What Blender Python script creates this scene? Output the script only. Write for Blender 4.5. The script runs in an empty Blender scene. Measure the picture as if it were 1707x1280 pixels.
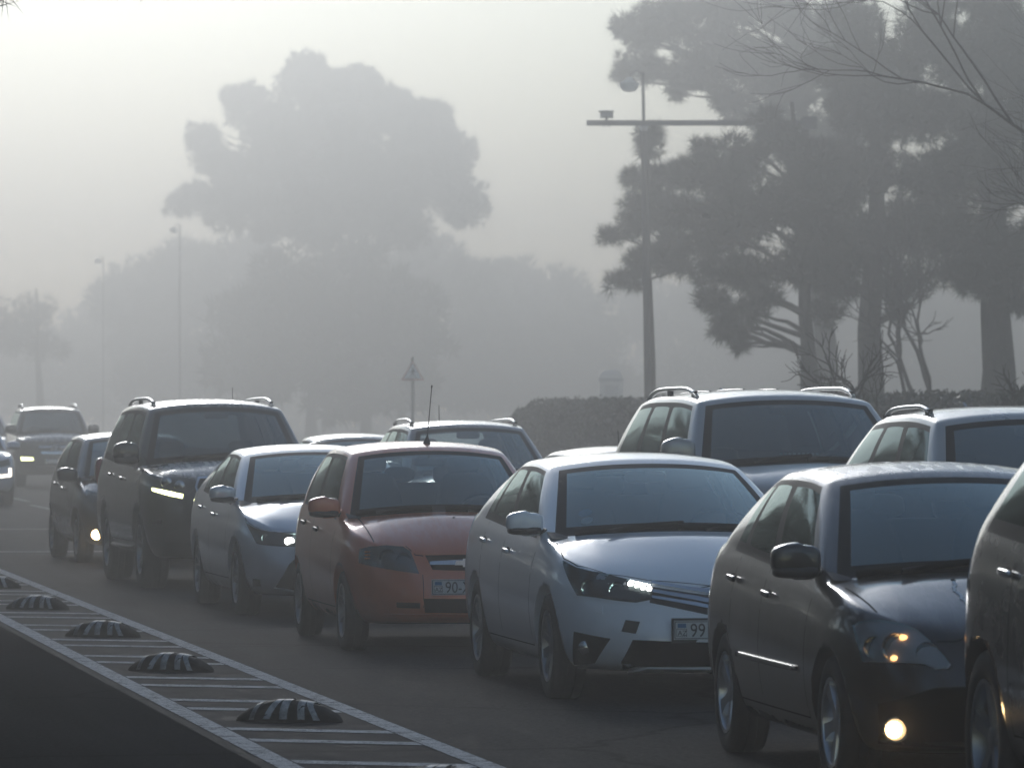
import bpy, bmesh, math, random
import numpy as np
from mathutils import Vector, Matrix
from mathutils.bvhtree import BVHTree
from mathutils.geometry import delaunay_2d_cdt

R = math.radians
PI = math.pi
S = bpy.context.scene
COL = S.collection

# ------------------------------------------------------------------ camera
CAMH, FOC = 1.70, 8500.0            # metres, focal length in photograph pixels (frame 1707 wide)
HORX, HORY = 853.5, 692.0
cam_data = bpy.data.cameras.new('camera')
cam_data.sensor_width = 36.0
cam_data.lens = 36.0 * FOC / 1707.0
cam_data.shift_y = (HORY - 640.0) / 1707.0
cam_data.clip_start = 0.5
cam_data.clip_end = 6000
cam = bpy.data.objects.new('camera', cam_data)
COL.objects.link(cam)
cam.location = (0, 0, CAMH)
cam.rotation_euler = (R(90), 0, 0)
S.camera = cam
cam_data.dof.use_dof = True
cam_data.dof.focus_distance = 34.0
cam_data.dof.aperture_fstop = 8.0

# ------------------------------------------------------------------ sky and sun
SUN_AZ, SUN_EL = -7.5, 18.0  # degrees: azimuth from the view axis (minus = left), elevation
w = bpy.data.worlds.new('World'); S.world = w; w.use_nodes = True
nt = w.node_tree
bg = nt.nodes['Background']
sky = nt.nodes.new('ShaderNodeTexSky')
sky.sky_type = 'NISHITA'; sky.sun_disc = False
sky.sun_elevation = R(SUN_EL); sky.sun_rotation = R(SUN_AZ)
sky.air_density = 1.0; sky.dust_density = 0.15; sky.ozone_density = 1.0
nt.links.new(sky.outputs[0], bg.inputs[0])
bg.inputs[1].default_value = 0.15
sun_data = bpy.data.lights.new('sun', 'SUN')
sun_data.energy = 1.5; sun_data.angle = R(12); sun_data.color = (1.0, 0.985, 0.965)
sun = bpy.data.objects.new('sun', sun_data); COL.objects.link(sun)
sd = Vector((math.sin(R(SUN_AZ)) * math.cos(R(SUN_EL)), math.cos(R(SUN_AZ)) * math.cos(R(SUN_EL)), math.sin(R(SUN_EL))))
sun.rotation_euler = sd.to_track_quat('Z', 'Y').to_euler()
sun.location = sd * 100
S.view_settings.view_transform = 'Standard'
S.view_settings.look = 'None'
S.view_settings.exposure = -0.26
S.view_settings.gamma = 1.0
FOGD, FOGG = .0052, .92              # fog density per metre and forward scattering
S.render.engine = 'CYCLES'
cy = S.cycles
cy.use_denoising = True
cy.max_bounces = 8; cy.diffuse_bounces = 3; cy.glossy_bounces = 4; cy.transmission_bounces = 6
cy.transparent_max_bounces = 24; cy.volume_bounces = 1
cy.sample_clamp_indirect = 6.0
cy.caustics_reflective = False; cy.caustics_refractive = False

# ------------------------------------------------------------------ materials
MAT = {}
def mat(name, col=(.5, .5, .5), rough=.5, metal=0., coat=0., emit=None, estr=0., spec=.5, build=None, trans=0.):
    if name in MAT: return MAT[name]
    m = bpy.data.materials.new(name); m.use_nodes = True
    b = m.node_tree.nodes['Principled BSDF']
    b.inputs['Base Color'].default_value = (*col, 1); b.inputs['Roughness'].default_value = rough
    b.inputs['Metallic'].default_value = metal; b.inputs['Coat Weight'].default_value = coat
    b.inputs['Coat Roughness'].default_value = .03
    b.inputs['Specular IOR Level'].default_value = spec
    b.inputs['Transmission Weight'].default_value = trans
    if emit:
        b.inputs['Emission Color'].default_value = (*emit, 1); b.inputs['Emission Strength'].default_value = estr
    if build: build(m.node_tree, b)
    MAT[name] = m
    return m

def N(t, kind, **kw):
    n = t.nodes.new(kind)
    for k, v in kw.items():
        if k.startswith('i_'): n.inputs[k[2:].replace('_', ' ')].default_value = v
        else: setattr(n, k, v)
    return n

def noise(t, scale, detail=4, rough=.55, vec=None, dist=0.):
    n = N(t, 'ShaderNodeTexNoise'); n.inputs['Scale'].default_value = scale; n.inputs['Detail'].default_value = detail
    n.inputs['Roughness'].default_value = rough; n.inputs['Distortion'].default_value = dist
    if vec is not None: t.links.new(vec, n.inputs['Vector'])
    return n

def ramp(t, src, a, b, ca=(0, 0, 0, 1), cb=(1, 1, 1, 1)):
    r = N(t, 'ShaderNodeValToRGB')
    r.color_ramp.elements[0].position = a; r.color_ramp.elements[1].position = b
    r.color_ramp.elements[0].color = ca; r.color_ramp.elements[1].color = cb
    t.links.new(src, r.inputs[0]); return r

def mixc(t, fac, a, b):
    m = N(t, 'ShaderNodeMix', data_type='RGBA')
    for sock, v in ((m.inputs[0], fac), (m.inputs[6], a), (m.inputs[7], b)):
        if isinstance(v, (int, float)): sock.default_value = v
        elif isinstance(v, tuple): sock.default_value = v if len(v) == 4 else (*v, 1)
        else: t.links.new(v, sock)
    return m.outputs[2]

def objvec(t, scale=(1, 1, 1)):
    c = N(t, 'ShaderNodeTexCoord'); m = N(t, 'ShaderNodeMapping'); m.inputs['Scale'].default_value = scale
    t.links.new(c.outputs['Object'], m.inputs['Vector']); return m.outputs[0]

def bump(t, b, src, strength, dist):
    n = N(t, 'ShaderNodeBump'); n.inputs['Strength'].default_value = strength; n.inputs['Distance'].default_value = dist
    t.links.new(src, n.inputs['Height']); t.links.new(n.outputs[0], b.inputs['Normal'])

def paint(name, col, metal=.35, rough=.32, dirt=.35, streaks=0.):
    """car paint under clear coat, with road film low on the body and dried water marks on the upward faces"""
    def build(t, b):
        v = objvec(t)
        n1 = noise(t, 3.2, 6, .62, v); n2 = noise(t, 38, 3, .6, v)
        geo = N(t, 'ShaderNodeNewGeometry'); sx = N(t, 'ShaderNodeSeparateXYZ'); t.links.new(geo.outputs['Normal'], sx.inputs[0])
        sp = N(t, 'ShaderNodeSeparateXYZ'); t.links.new(v, sp.inputs[0])
        low = N(t, 'ShaderNodeMapRange'); low.inputs[1].default_value = .75; low.inputs[2].default_value = .15
        t.links.new(sp.outputs['Z'], low.inputs[0])
        lm = N(t, 'ShaderNodeMath', operation='MULTIPLY'); t.links.new(low.outputs[0], lm.inputs[0]); t.links.new(ramp(t, n1.outputs[0], .3, .75).outputs[0], lm.inputs[1])
        ls = N(t, 'ShaderNodeMath', operation='MULTIPLY'); ls.inputs[1].default_value = min(1, dirt * 2); t.links.new(lm.outputs[0], ls.inputs[0])
        cc = mixc(t, ls.outputs[0], col, (.075, .07, .063))
        # dust and dried rain marks on roof and bonnet
        vs = objvec(t, (1.6, 8, 3)); st = noise(t, 2.4, 2, .5, vs, .5)
        up = N(t, 'ShaderNodeMapRange'); up.inputs[1].default_value = .80; up.inputs[2].default_value = .95; t.links.new(sx.outputs['Z'], up.inputs[0])
        sm = N(t, 'ShaderNodeMath', operation='MULTIPLY'); t.links.new(up.outputs[0], sm.inputs[0]); t.links.new(ramp(t, st.outputs[0], .50, .54).outputs[0], sm.inputs[1])
        s2 = N(t, 'ShaderNodeMath', operation='MULTIPLY'); s2.inputs[1].default_value = streaks; t.links.new(sm.outputs[0], s2.inputs[0])
        cc = mixc(t, s2.outputs[0], cc, (.55, .54, .52))
        cw = N(t, 'ShaderNodeMath', operation='SUBTRACT'); cw.inputs[0].default_value = 1.0; t.links.new(s2.outputs[0], cw.inputs[1]); t.links.new(cw.outputs[0], b.inputs['Coat Weight'])
        t.links.new(cc, b.inputs['Base Color'])
        r = N(t, 'ShaderNodeMapRange'); r.inputs[3].default_value = rough - .06; r.inputs[4].default_value = rough + .12
        t.links.new(n1.outputs[0], r.inputs[0]); t.links.new(r.outputs[0], b.inputs['Roughness'])
        cr = N(t, 'ShaderNodeMapRange'); cr.inputs[1].default_value = .3; cr.inputs[2].default_value = .8; cr.inputs[3].default_value = .03; cr.inputs[4].default_value = .16
        t.links.new(n1.outputs[0], cr.inputs[0])
        ca = N(t, 'ShaderNodeMath', operation='ADD'); t.links.new(cr.outputs[0], ca.inputs[0])
        s3 = N(t, 'ShaderNodeMath', operation='MULTIPLY'); s3.inputs[1].default_value = .35; t.links.new(s2.outputs[0], s3.inputs[0]); t.links.new(s3.outputs[0], ca.inputs[1])
        s4 = N(t, 'ShaderNodeMath', operation='ADD'); s5 = N(t, 'ShaderNodeMath', operation='MULTIPLY'); s5.inputs[1].default_value = .4
        t.links.new(ls.outputs[0], s5.inputs[0]); t.links.new(ca.outputs[0], s4.inputs[0]); t.links.new(s5.outputs[0], s4.inputs[1])
        t.links.new(s4.outputs[0], b.inputs['Coat Roughness'])
        bump(t, b, n2.outputs[0], .03, .002)
    return mat(name, col, rough, metal, 1.0, build=build)

def glass(name, tint, fmul=1.0, film=.03):
    if name in MAT: return MAT[name]
    m = bpy.data.materials.new(name); m.use_nodes = True; t = m.node_tree
    for n in list(t.nodes):
        if n.type == 'BSDF_PRINCIPLED': t.nodes.remove(n)
    out = [n for n in t.nodes if n.type == 'OUTPUT_MATERIAL'][0]
    tr = N(t, 'ShaderNodeBsdfTransparent'); tr.inputs[0].default_value = (*tint, 1)
    gl = N(t, 'ShaderNodeBsdfGlossy'); gl.inputs['Roughness'].default_value = .015; gl.inputs[0].default_value = (.80, .95, .93, 1)
    fr = N(t, 'ShaderNodeFresnel'); fr.inputs[0].default_value = 1.52
    mu = N(t, 'ShaderNodeMath', operation='MULTIPLY'); mu.inputs[1].default_value = fmul; mu.use_clamp = True
    t.links.new(fr.outputs[0], mu.inputs[0])
    df = N(t, 'ShaderNodeBsdfDiffuse'); df.inputs[0].default_value = (.35, .36, .36, 1)
    nz = noise(t, 6, 5, .6, objvec(t)); rp = ramp(t, nz.outputs[0], .35, .8, (film * .4,) * 3 + (1,), (film * 1.8,) * 3 + (1,))
    m1 = N(t, 'ShaderNodeMixShader'); t.links.new(rp.outputs[0], m1.inputs[0]); t.links.new(tr.outputs[0], m1.inputs[1]); t.links.new(df.outputs[0], m1.inputs[2])
    m2 = N(t, 'ShaderNodeMixShader'); t.links.new(mu.outputs[0], m2.inputs[0]); t.links.new(m1.outputs[0], m2.inputs[1]); t.links.new(gl.outputs[0], m2.inputs[2])
    t.links.new(m2.outputs[0], out.inputs[0])
    MAT[name] = m; return m

def rubber_build(t, b):
    n = noise(t, 14, 4, .6, objvec(t)); t.links.new(ramp(t, n.outputs[0], .3, .8, (.012, .012, .012, 1), (.035, .033, .03, 1)).outputs[0], b.inputs['Base Color'])
RUBBER = mat('tyre rubber', (.02, .02, .02), .75, build=rubber_build)
ALLOY = mat('alloy wheel', (.32, .33, .34), .35, .9)
BLACKP = mat('black plastic', (.014, .014, .015), .45)
RUBT = mat('window rubber', (.006, .006, .007), .55, spec=.15)
LAMPC = mat('lamp housing bright', (.80, .82, .86), .3, .0, .2)
GLOSSB = mat('gloss black', (.008, .008, .009), .12, 0, .6)
UNDER = mat('underbody black', (.006, .006, .006), .9, spec=.1)
CHROME = mat('chrome', (.62, .64, .66), .12, 1.0)
SATIN = mat('satin aluminium', (.55, .56, .57), .3, .9)
REFL = mat('lamp reflector', (.45, .46, .48), .18, 1.0)
LAMPD = mat('lamp housing dark', (.03, .032, .035), .3, .3, .3)
LAMPG = mat('lamp housing grey', (.16, .17, .18), .25, .6, .3)
SEATF = mat('seat fabric', (.15, .155, .16), .85)
TRIMI = mat('cabin trim', (.045, .046, .048), .7)
CLEAR = glass('windscreen glass', (.84, .92, .92), 2.3, .015)
SIDEG = glass('tinted side glass', (.04, .05, .05), .8, .008)
SIDEC = glass('side glass', (.14, .17, .17), .8, .01)
DARKG = glass('dark windscreen glass', (.24, .29, .31), 2.4, .015)
LENS = glass('lamp lens', (.75, .78, .8), 1.4, .05)
AMBER = mat('amber lens', (.5, .14, .02), .25, 0, .5)
REDL = mat('red lamp lens', (.25, .006, .008), .15, 0, .6)
PLATE = mat('number plate white', (.55, .58, .58), .35)
INK = mat('plate ink', (.012, .012, .014), .5)
BLUEF = mat('plate flag blue', (.03, .16, .32), .4)
LEDW = mat('white led', (1, 1, 1), .4, emit=(1.0, .97, .9), estr=14)
LEDY = mat('yellowish led', (1, 1, 1), .4, emit=(.97, 1.0, .45), estr=9)
FOGL = mat('warm fog lamp', (1, 1, 1), .4, emit=(1.0, .66, .3), estr=45)
FOGR = mat('warm fog lamp rim', (1, 1, 1), .4, emit=(1.0, .62, .26), estr=1.6)
HEADW = mat('warm bulb', (1, 1, 1), .4, emit=(1.0, .45, .15), estr=6)
DRLW = mat('white strip led', (1, 1, 1), .4, emit=(1.0, .85, .7), estr=5)

# ------------------------------------------------------------------ mesh helpers
def make(name, verts, faces, material, parent=None, smooth=True, normals=None, mats=None, mi=None):
    me = bpy.data.meshes.new(name)
    me.from_pydata([tuple(v) for v in verts], [], faces)
    for m in (mats or [material]): me.materials.append(m)
    if mi is not None: me.polygons.foreach_set('material_index', mi)
    if smooth: me.polygons.foreach_set('use_smooth', [True] * len(me.polygons))
    if normals is not None: me.normals_split_custom_set_from_vertices(normals)
    o = bpy.data.objects.new(name, me); COL.objects.link(o)
    if parent: o.parent = parent
    return o

def tag(o, label=None, cat=None, group=None, kind=None):
    if label: o['label'] = label
    if cat: o['category'] = cat
    if group: o['group'] = group
    if kind: o['kind'] = kind
    return o

def empty(name, loc, rz=0., label=None, cat=None, group=None):
    o = bpy.data.objects.new(name, None); COL.objects.link(o); o.empty_display_size = .2
    o.location = loc; o.rotation_euler = (0, 0, rz)
    return tag(o, label, cat, group)

class MB:
    """collects simple shapes into one mesh"""
    def __init__(s): s.v = []; s.f = []
    def add(s, v, f):
        n = len(s.v); s.v += [tuple(p) for p in v]; s.f += [tuple(i + n for i in q) for q in f]; return s
    def box(s, c, d, rot=None):
        v = [Vector((sx * d[0] / 2, sy * d[1] / 2, sz * d[2] / 2)) for sx in (-1, 1) for sy in (-1, 1) for sz in (-1, 1)]
        if rot is not None: v = [rot @ p for p in v]
        return s.add([p + Vector(c) for p in v], [(0, 1, 3, 2), (4, 6, 7, 5), (0, 4, 5, 1), (2, 3, 7, 6), (0, 2, 6, 4), (1, 5, 7, 3)])
    def tube(s, pts, r, n=8, cap=True, squash=1.0):
        pts = [Vector(p) for p in pts]; rr = r if isinstance(r, (list, tuple)) else [r] * len(pts)
        v = []; f = []; up = Vector((0, 0, 1))
        for i, p in enumerate(pts):
            d = (pts[min(i + 1, len(pts) - 1)] - pts[max(i - 1, 0)]).normalized()
            a = d.cross(up if abs(d.z) < .95 else Vector((1, 0, 0))).normalized(); b = a.cross(d)
            for k in range(n):
                t = 2 * PI * k / n; v.append(p + (a * math.cos(t) + b * math.sin(t) * squash) * rr[i])
        for i in range(len(pts) - 1):
            for k in range(n):
                f.append((i * n + k, i * n + (k + 1) % n, (i + 1) * n + (k + 1) % n, (i + 1) * n + k))
        if cap: f += [tuple(range(n)), tuple(reversed(range(len(v) - n, len(v))))]
        return s.add(v, f)
    def lathe(s, prof, n=32, axis='z', c=(0, 0, 0), closed=False):
        v = []; f = []; m = len(prof)
        for k in range(n):
            t = 2 * PI * k / n
            for (r, h) in prof:
                q = (r * math.cos(t), r * math.sin(t), h)
                q = {'z': q, 'y': (q[0], q[2], q[1]), 'x': (q[2], q[0], q[1])}[axis]
                v.append((q[0] + c[0], q[1] + c[1], q[2] + c[2]))
        for k in range(n):
            for i in range(m if closed else m - 1):
                j = (i + 1) % m
                f.append((k * m + i, ((k + 1) % n) * m + i, ((k + 1) % n) * m + j, k * m + j))
        return s.add(v, f)
    def superell(s, c, d, e1=.4, e2=.4, nu=20, nv=12, rot=None, taper=None):
        sg = lambda x, e: math.copysign(abs(x) ** e, x)
        v = []; f = []
        for j in range(nv + 1):
            a = -PI / 2 + PI * j / nv
            for i in range(nu):
                b = 2 * PI * i / nu
                p = Vector((d[0] / 2 * sg(math.cos(a), e1) * sg(math.cos(b), e2), d[1] / 2 * sg(math.cos(a), e1) * sg(math.sin(b), e2), d[2] / 2 * sg(math.sin(a), e1)))
                if taper: p = Vector(taper(p))
                if rot is not None: p = rot @ p
                v.append(p + Vector(c))
        for j in range(nv):
            for i in range(nu):
                f.append((j * nu + i, j * nu + (i + 1) % nu, (j + 1) * nu + (i + 1) % nu, (j + 1) * nu + i))
        return s.add(v, f)
    def prism(s, poly, h0, h1, frame):
        """poly: 2D points; frame(u, v, h) -> 3D"""
        n = len(poly)
        v = [frame(u, q, h0) for u, q in poly] + [frame(u, q, h1) for u, q in poly]
        f = [tuple(reversed(range(n))), tuple(range(n, 2 * n))] + [(i, (i + 1) % n, n + (i + 1) % n, n + i) for i in range(n)]
        return s.add(v, f)
    def build(s, name, m, parent=None, smooth=True):
        return make(name, s.v, s.f, m, parent, smooth)

def autosmooth(o, ang=40):
    me = o.data
    bm = bmesh.new(); bm.from_mesh(me); bm.normal_update()
    bmesh.ops.recalc_face_normals(bm, faces=bm.faces)
    for e in bm.edges:
        e.smooth = len(e.link_faces) != 2 or e.calc_face_angle(0) < R(ang)
    bm.to_mesh(me); bm.free(); return o

def pchip(pts):
    pts = sorted(pts); x = np.array([p[0] for p in pts], float); y = np.array([p[1] for p in pts], float)
    h = np.diff(x); d = np.diff(y) / h; m = np.zeros(len(x))
    m[0], m[-1] = d[0], d[-1]
    for i in range(1, len(x) - 1):
        m[i] = 0 if d[i - 1] * d[i] <= 0 else (h[i - 1] + h[i]) / (h[i] / d[i - 1] + h[i - 1] / d[i]) if True else 0
    def f(t):
        t = min(max(t, x[0]), x[-1]); i = min(max(int(np.searchsorted(x, t)) - 1, 0), len(x) - 2)
        u = (t - x[i]) / h[i]
        return float((2 * u**3 - 3 * u**2 + 1) * y[i] + (u**3 - 2 * u**2 + u) * h[i] * m[i] + (-2 * u**3 + 3 * u**2) * y[i + 1] + (u**3 - u**2) * h[i] * m[i + 1])
    return f

def resample(path, fr):
    p = np.array(path, float); d = np.r_[0, np.cumsum(np.linalg.norm(np.diff(p, axis=0), axis=1))]; d /= d[-1]
    return [(float(np.interp(q, d, p[:, 0])), float(np.interp(q, d, p[:, 1]))) for q in fr]

lerp = lambda a, b, t: a + (b - a) * t
V3 = Vector

# ------------------------------------------------------------------ road frame
TH = R(10.03)
def road(v, Y):
    """world x, y of the point at lateral road offset v and depth Y"""
    return ((v - Y * math.sin(TH)) / math.cos(TH), Y)
def ruv(u, v):
    return (-u * math.sin(TH) + v * math.cos(TH), u * math.cos(TH) + v * math.sin(TH))
def gpix(px, py):
    """ground point seen at a photograph pixel"""
    Y = FOC * CAMH / (py - HORY); return ((px - HORX) / FOC * Y, Y)
# ------------------------------------------------------------------ car builder
# local axes: +x forward, +y the driver's left, z up, origin on the ground under the front axle
QC = [0, .22, .45, .68, .86, .905, 1.0]
TR = [0, .07, .36, .66, .875, .91, 1.0]
BODY, HOOD, ROOF, DOORF, DOORR, WSH, SWIN, RWIN, BTRIM, ARCH, TRUNK, QWIN, NOSE, TAIL = range(14)
SLOTN = ['body', 'bonnet', 'roof', 'door', 'door', 'windscreen', 'side_window', 'rear_window', 'window_pillar', 'wheel_arch', 'boot_lid', 'quarter_window', 'front_bumper', 'rear_bumper']

class Car:
    pass

def coons(F, S_, C, M):
    """F: front edge i=0..nq (centre to corner), S_: side j=0..np, C: rear edge i, M: centre line j"""
    nq, n = len(F) - 1, len(S_) - 1; G = []
    for j in range(n + 1):
        p = j / n; row = []
        for i in range(nq + 1):
            q = QC[i]
            P = M[j] * (1 - q) + S_[j] * q + F[i] * (1 - p) + C[i] * p - (F[0] * (1 - q) * (1 - p) + F[-1] * q * (1 - p) + C[0] * (1 - q) * p + C[-1] * q * p)
            row.append(P)
        G.append(row)
    return G

def car_cage(c):
    zsh = pchip(c['sh']); zbt = pchip(c.get('bot', [(c['xR'], c['zb'] + .06), (c['xR'] + .6, c['zb']), (c['xF'] - .5, c['zb']), (c['xF'], c['zb'] + .02)]))
    xm = -.45 * c['wb']; W = c['W']
    side = lambda x: 1 - c.get('taper', .022) * ((x - xm) / 2.0) ** 2
    phc = R(c.get('phc', 50))
    scols = c['scols']; ss = [a for a, _ in scols] + [1.0]
    NP, NT = 7, 5
    def ring(f, wf, dF, dR):
        xF, xR = c['xF'] + dF, c['xR'] - dR; x0, x1 = c['x0F'], c['x0R']; Wk = W * wf
        nF, mF = c.get('nF', 2.6), c.get('mF', 3.0); nR, mR = c.get('nR', 2.8), c.get('mR', 3.2)
        P = lambda x, y: V3((x, y, lerp(zbt(x), zsh(x), f)))
        def se(phi, xe, xs, n, m): return (xs + (xe - xs) * max(math.cos(phi), 0) ** (2 / n), Wk * side(xs) * math.sin(phi) ** (2 / m))
        arc = lambda a, b, xe, xs, n, m: [se(lerp(a, b, k / 30), xe, xs, n, m) for k in range(31)]
        fr = resample(arc(0, phc, xF, x0, nF, mF), QC)
        pa = arc(phc, PI / 2, xF, x0, nF, mF) + [(lerp(x0, c['xA'], k / 10), Wk * side(lerp(x0, c['xA'], k / 10))) for k in range(1, 11)]
        fe = resample(pa, [k / NP for k in range(NP + 1)])
        sd_ = [(lerp(c['xA'], c['xC'], s), 0) for s in ss]
        def wid(x):
            if x >= x1: return Wk * side(x)
            u = min((x1 - x) / (x1 - xR), 1.0); return Wk * side(x1) * max(1 - u ** nR, 0) ** (1 / mR)
        sd_ = [(x, wid(x)) for x, _ in sd_]
        tail = arc(phc, PI / 2, xR, x1, nR, mR)[::-1]
        xc = c['xC']
        if xc > x1: pt = [(lerp(xc, x1, k / 10), wid(lerp(xc, x1, k / 10))) for k in range(10)] + tail
        else: pt = [(xc, wid(xc))] + [p for p in tail if p[0] < xc - .005]
        tl = resample(pt, [k / NT for k in range(NT + 1)])
        rr = resample(arc(0, phc, xR, x1, nR, mR), QC)[::-1]
        return [P(*p) for p in fr], [P(*p) for p in fe], [P(*p) for p in sd_], [P(*p) for p in tl], [P(*p) for p in rr]
    rings = [ring(*p) for p in c['prof']]
    fr, fe, sd_, tl, rr = rings[-1]
    quads = []   # (4 points, slot)
    def grid(G, slot, flip=False):
        for j in range(len(G) - 1):
            for i in range(len(G[0]) - 1):
                q = [G[j][i], G[j][i + 1], G[j + 1][i + 1], G[j + 1][i]]
                quads.append((q[::-1] if flip else q, slot(j, i) if callable(slot) else slot))
    # lower body
    nfr = len(QC) - 1; full = []
    for rg in rings: full.append(rg[0] + rg[1][1:] + rg[2][1:] + rg[3][1:] + rg[4][1:])
    a0 = nfr + NP; a1 = a0 + len(ss) - 1
    nr = len(rings) - 1
    kinds = [k for _, k in scols]
    def lslot(j, i):
        if a0 <= i < a1 and j >= c.get('doorrow', 2):
            k = c['doors'][i - a0]
            return {'f': DOORF, 'r': DOORR, '-': BODY}[k]
        if i < nfr + 2 and j < nr - 1: return NOSE
        if i >= a1 + NT - 1 and j < nr - 2: return TAIL
        return BODY
    grid(full, lslot)
    # bonnet
    A = sd_[0]; zc = c.get('cowlz', .03); bA = c['bA']
    CE = [V3((A.x + bA * (1 - q * q), A.y * q, A.z + zc * (1 - q * q))) for q in QC]
    M = [fr[0].lerp(CE[0], j / NP) + V3((0, 0, c.get('hc', .05) * (4 * (j / NP) * (1 - j / NP)) ** .8)) for j in range(NP + 1)]
    G = coons(fr, fe, CE, M)
    bg_ = c.get('bulge', .013)
    for j in range(1, NP):
        for i in range(4): G[j][i].z += bg_ * min(1, 1.6 * math.sin(PI * j / NP))
    sharp = set()
    key = lambda p: (round(p.x, 3), round(abs(p.y), 3), round(p.z, 3))
    sharp.update((key(G[j][3]), key(G[j + 1][3])) for j in range(NP))
    for fi in c.get('sharp_rings', (5,)):
        sharp.update((key(full[fi][i]), key(full[fi][i + 1])) for i in range(nfr + 3, a1 + 1))
    grid(G, lambda j, i: HOOD if i < nfr - 1 else BODY, True)
    # boot
    Cc = sd_[-1]; bC = c['bC']
    DE = [V3((Cc.x - bC * (1 - q * q), Cc.y * q, Cc.z + c.get('deckz', .02) * (1 - q * q))) for q in QC]
    rrc = rr[::-1]
    M2 = [rrc[0].lerp(DE[0], j / NT) + V3((0, 0, c.get('tc', .02) * 4 * (j / NT) * (1 - j / NT))) for j in range(NT + 1)]
    G2 = coons(rrc, tl[::-1], DE, M2)
    grid(G2, TRUNK)
    # greenhouse
    zr = pchip(c['roof']); cr = c['crown']
    xAt, xCt = c['xAt'], c['xCt']
    top = []
    for s in ss:
        x = lerp(xAt, xCt, s); top.append(V3((x, lerp(c['WrA'], c['WrC'], s) + c.get('wrb', .02) * 4 * s * (1 - s), zr(x))))
    TE = [V3((xAt + c['bT'] * (1 - q * q), top[0].y * q, zr(xAt) + cr * (1 - q ** 2.4))) for q in QC]
    RE = [V3((xCt - c['bR'] * (1 - q * q), top[-1].y * q, zr(xCt) + cr * (1 - q ** 2.4))) for q in QC]
    gl = []
    for t in TR:
        bl = 4 * t * (1 - t)
        row = [CE[i].lerp(TE[i], t) + V3((.35, 0, .9)) * c.get('wbul', .03) * bl for i in range(len(QC))]
        row += [sd_[i].lerp(top[i], t) + V3((0, c.get('sbul', .03) * bl, 0)) for i in range(1, len(ss))]
        row += [DE[i].lerp(RE[i], t) + V3((-.35, 0, .9)) * c.get('rbul', .03) * bl for i in range(len(QC) - 2, -1, -1)]
        gl.append(row)
    nt_ = len(TR) - 1
    def gslot(j, i):
        inw = 1 <= j < nt_ - 2
        if i < nfr:
            if i < nfr - 1 and j < nt_ - 1: return WSH if inw and i < nfr - 2 else BTRIM
            return BODY
        if i < nfr + len(kinds):
            k = kinds[i - nfr]
            if k in 'WQ':
                if inw: return SWIN if k == 'W' else QWIN
                return BTRIM if j in (0, nt_ - 2) else BODY
            if k == 'B': return BTRIM if j < nt_ - 1 else BODY
            return BODY
        ii = i - nfr - len(kinds)
        if ii > 0 and j < nt_ - 1: return RWIN if inw and ii > 1 else BTRIM
        return BODY
    grid(gl, gslot)
    RG = []
    for k, s in enumerate(ss):
        row = []
        for i, q in enumerate(QC):
            x = lerp(TE[i].x, RE[i].x, s)
            row.append(V3((x, top[k].y * q, zr(lerp(xAt, xCt, s)) + cr * (1 - q ** 2.4))))
        RG.append(row)
    grid(RG, ROOF, True)
    # bottom
    bot = [[V3((p.x, 0, p.z)) for p in full[0]], [V3((p.x, p.y * .6, p.z)) for p in full[0]], full[0]]
    grid(bot, ARCH)
    return quads, sharp

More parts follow.
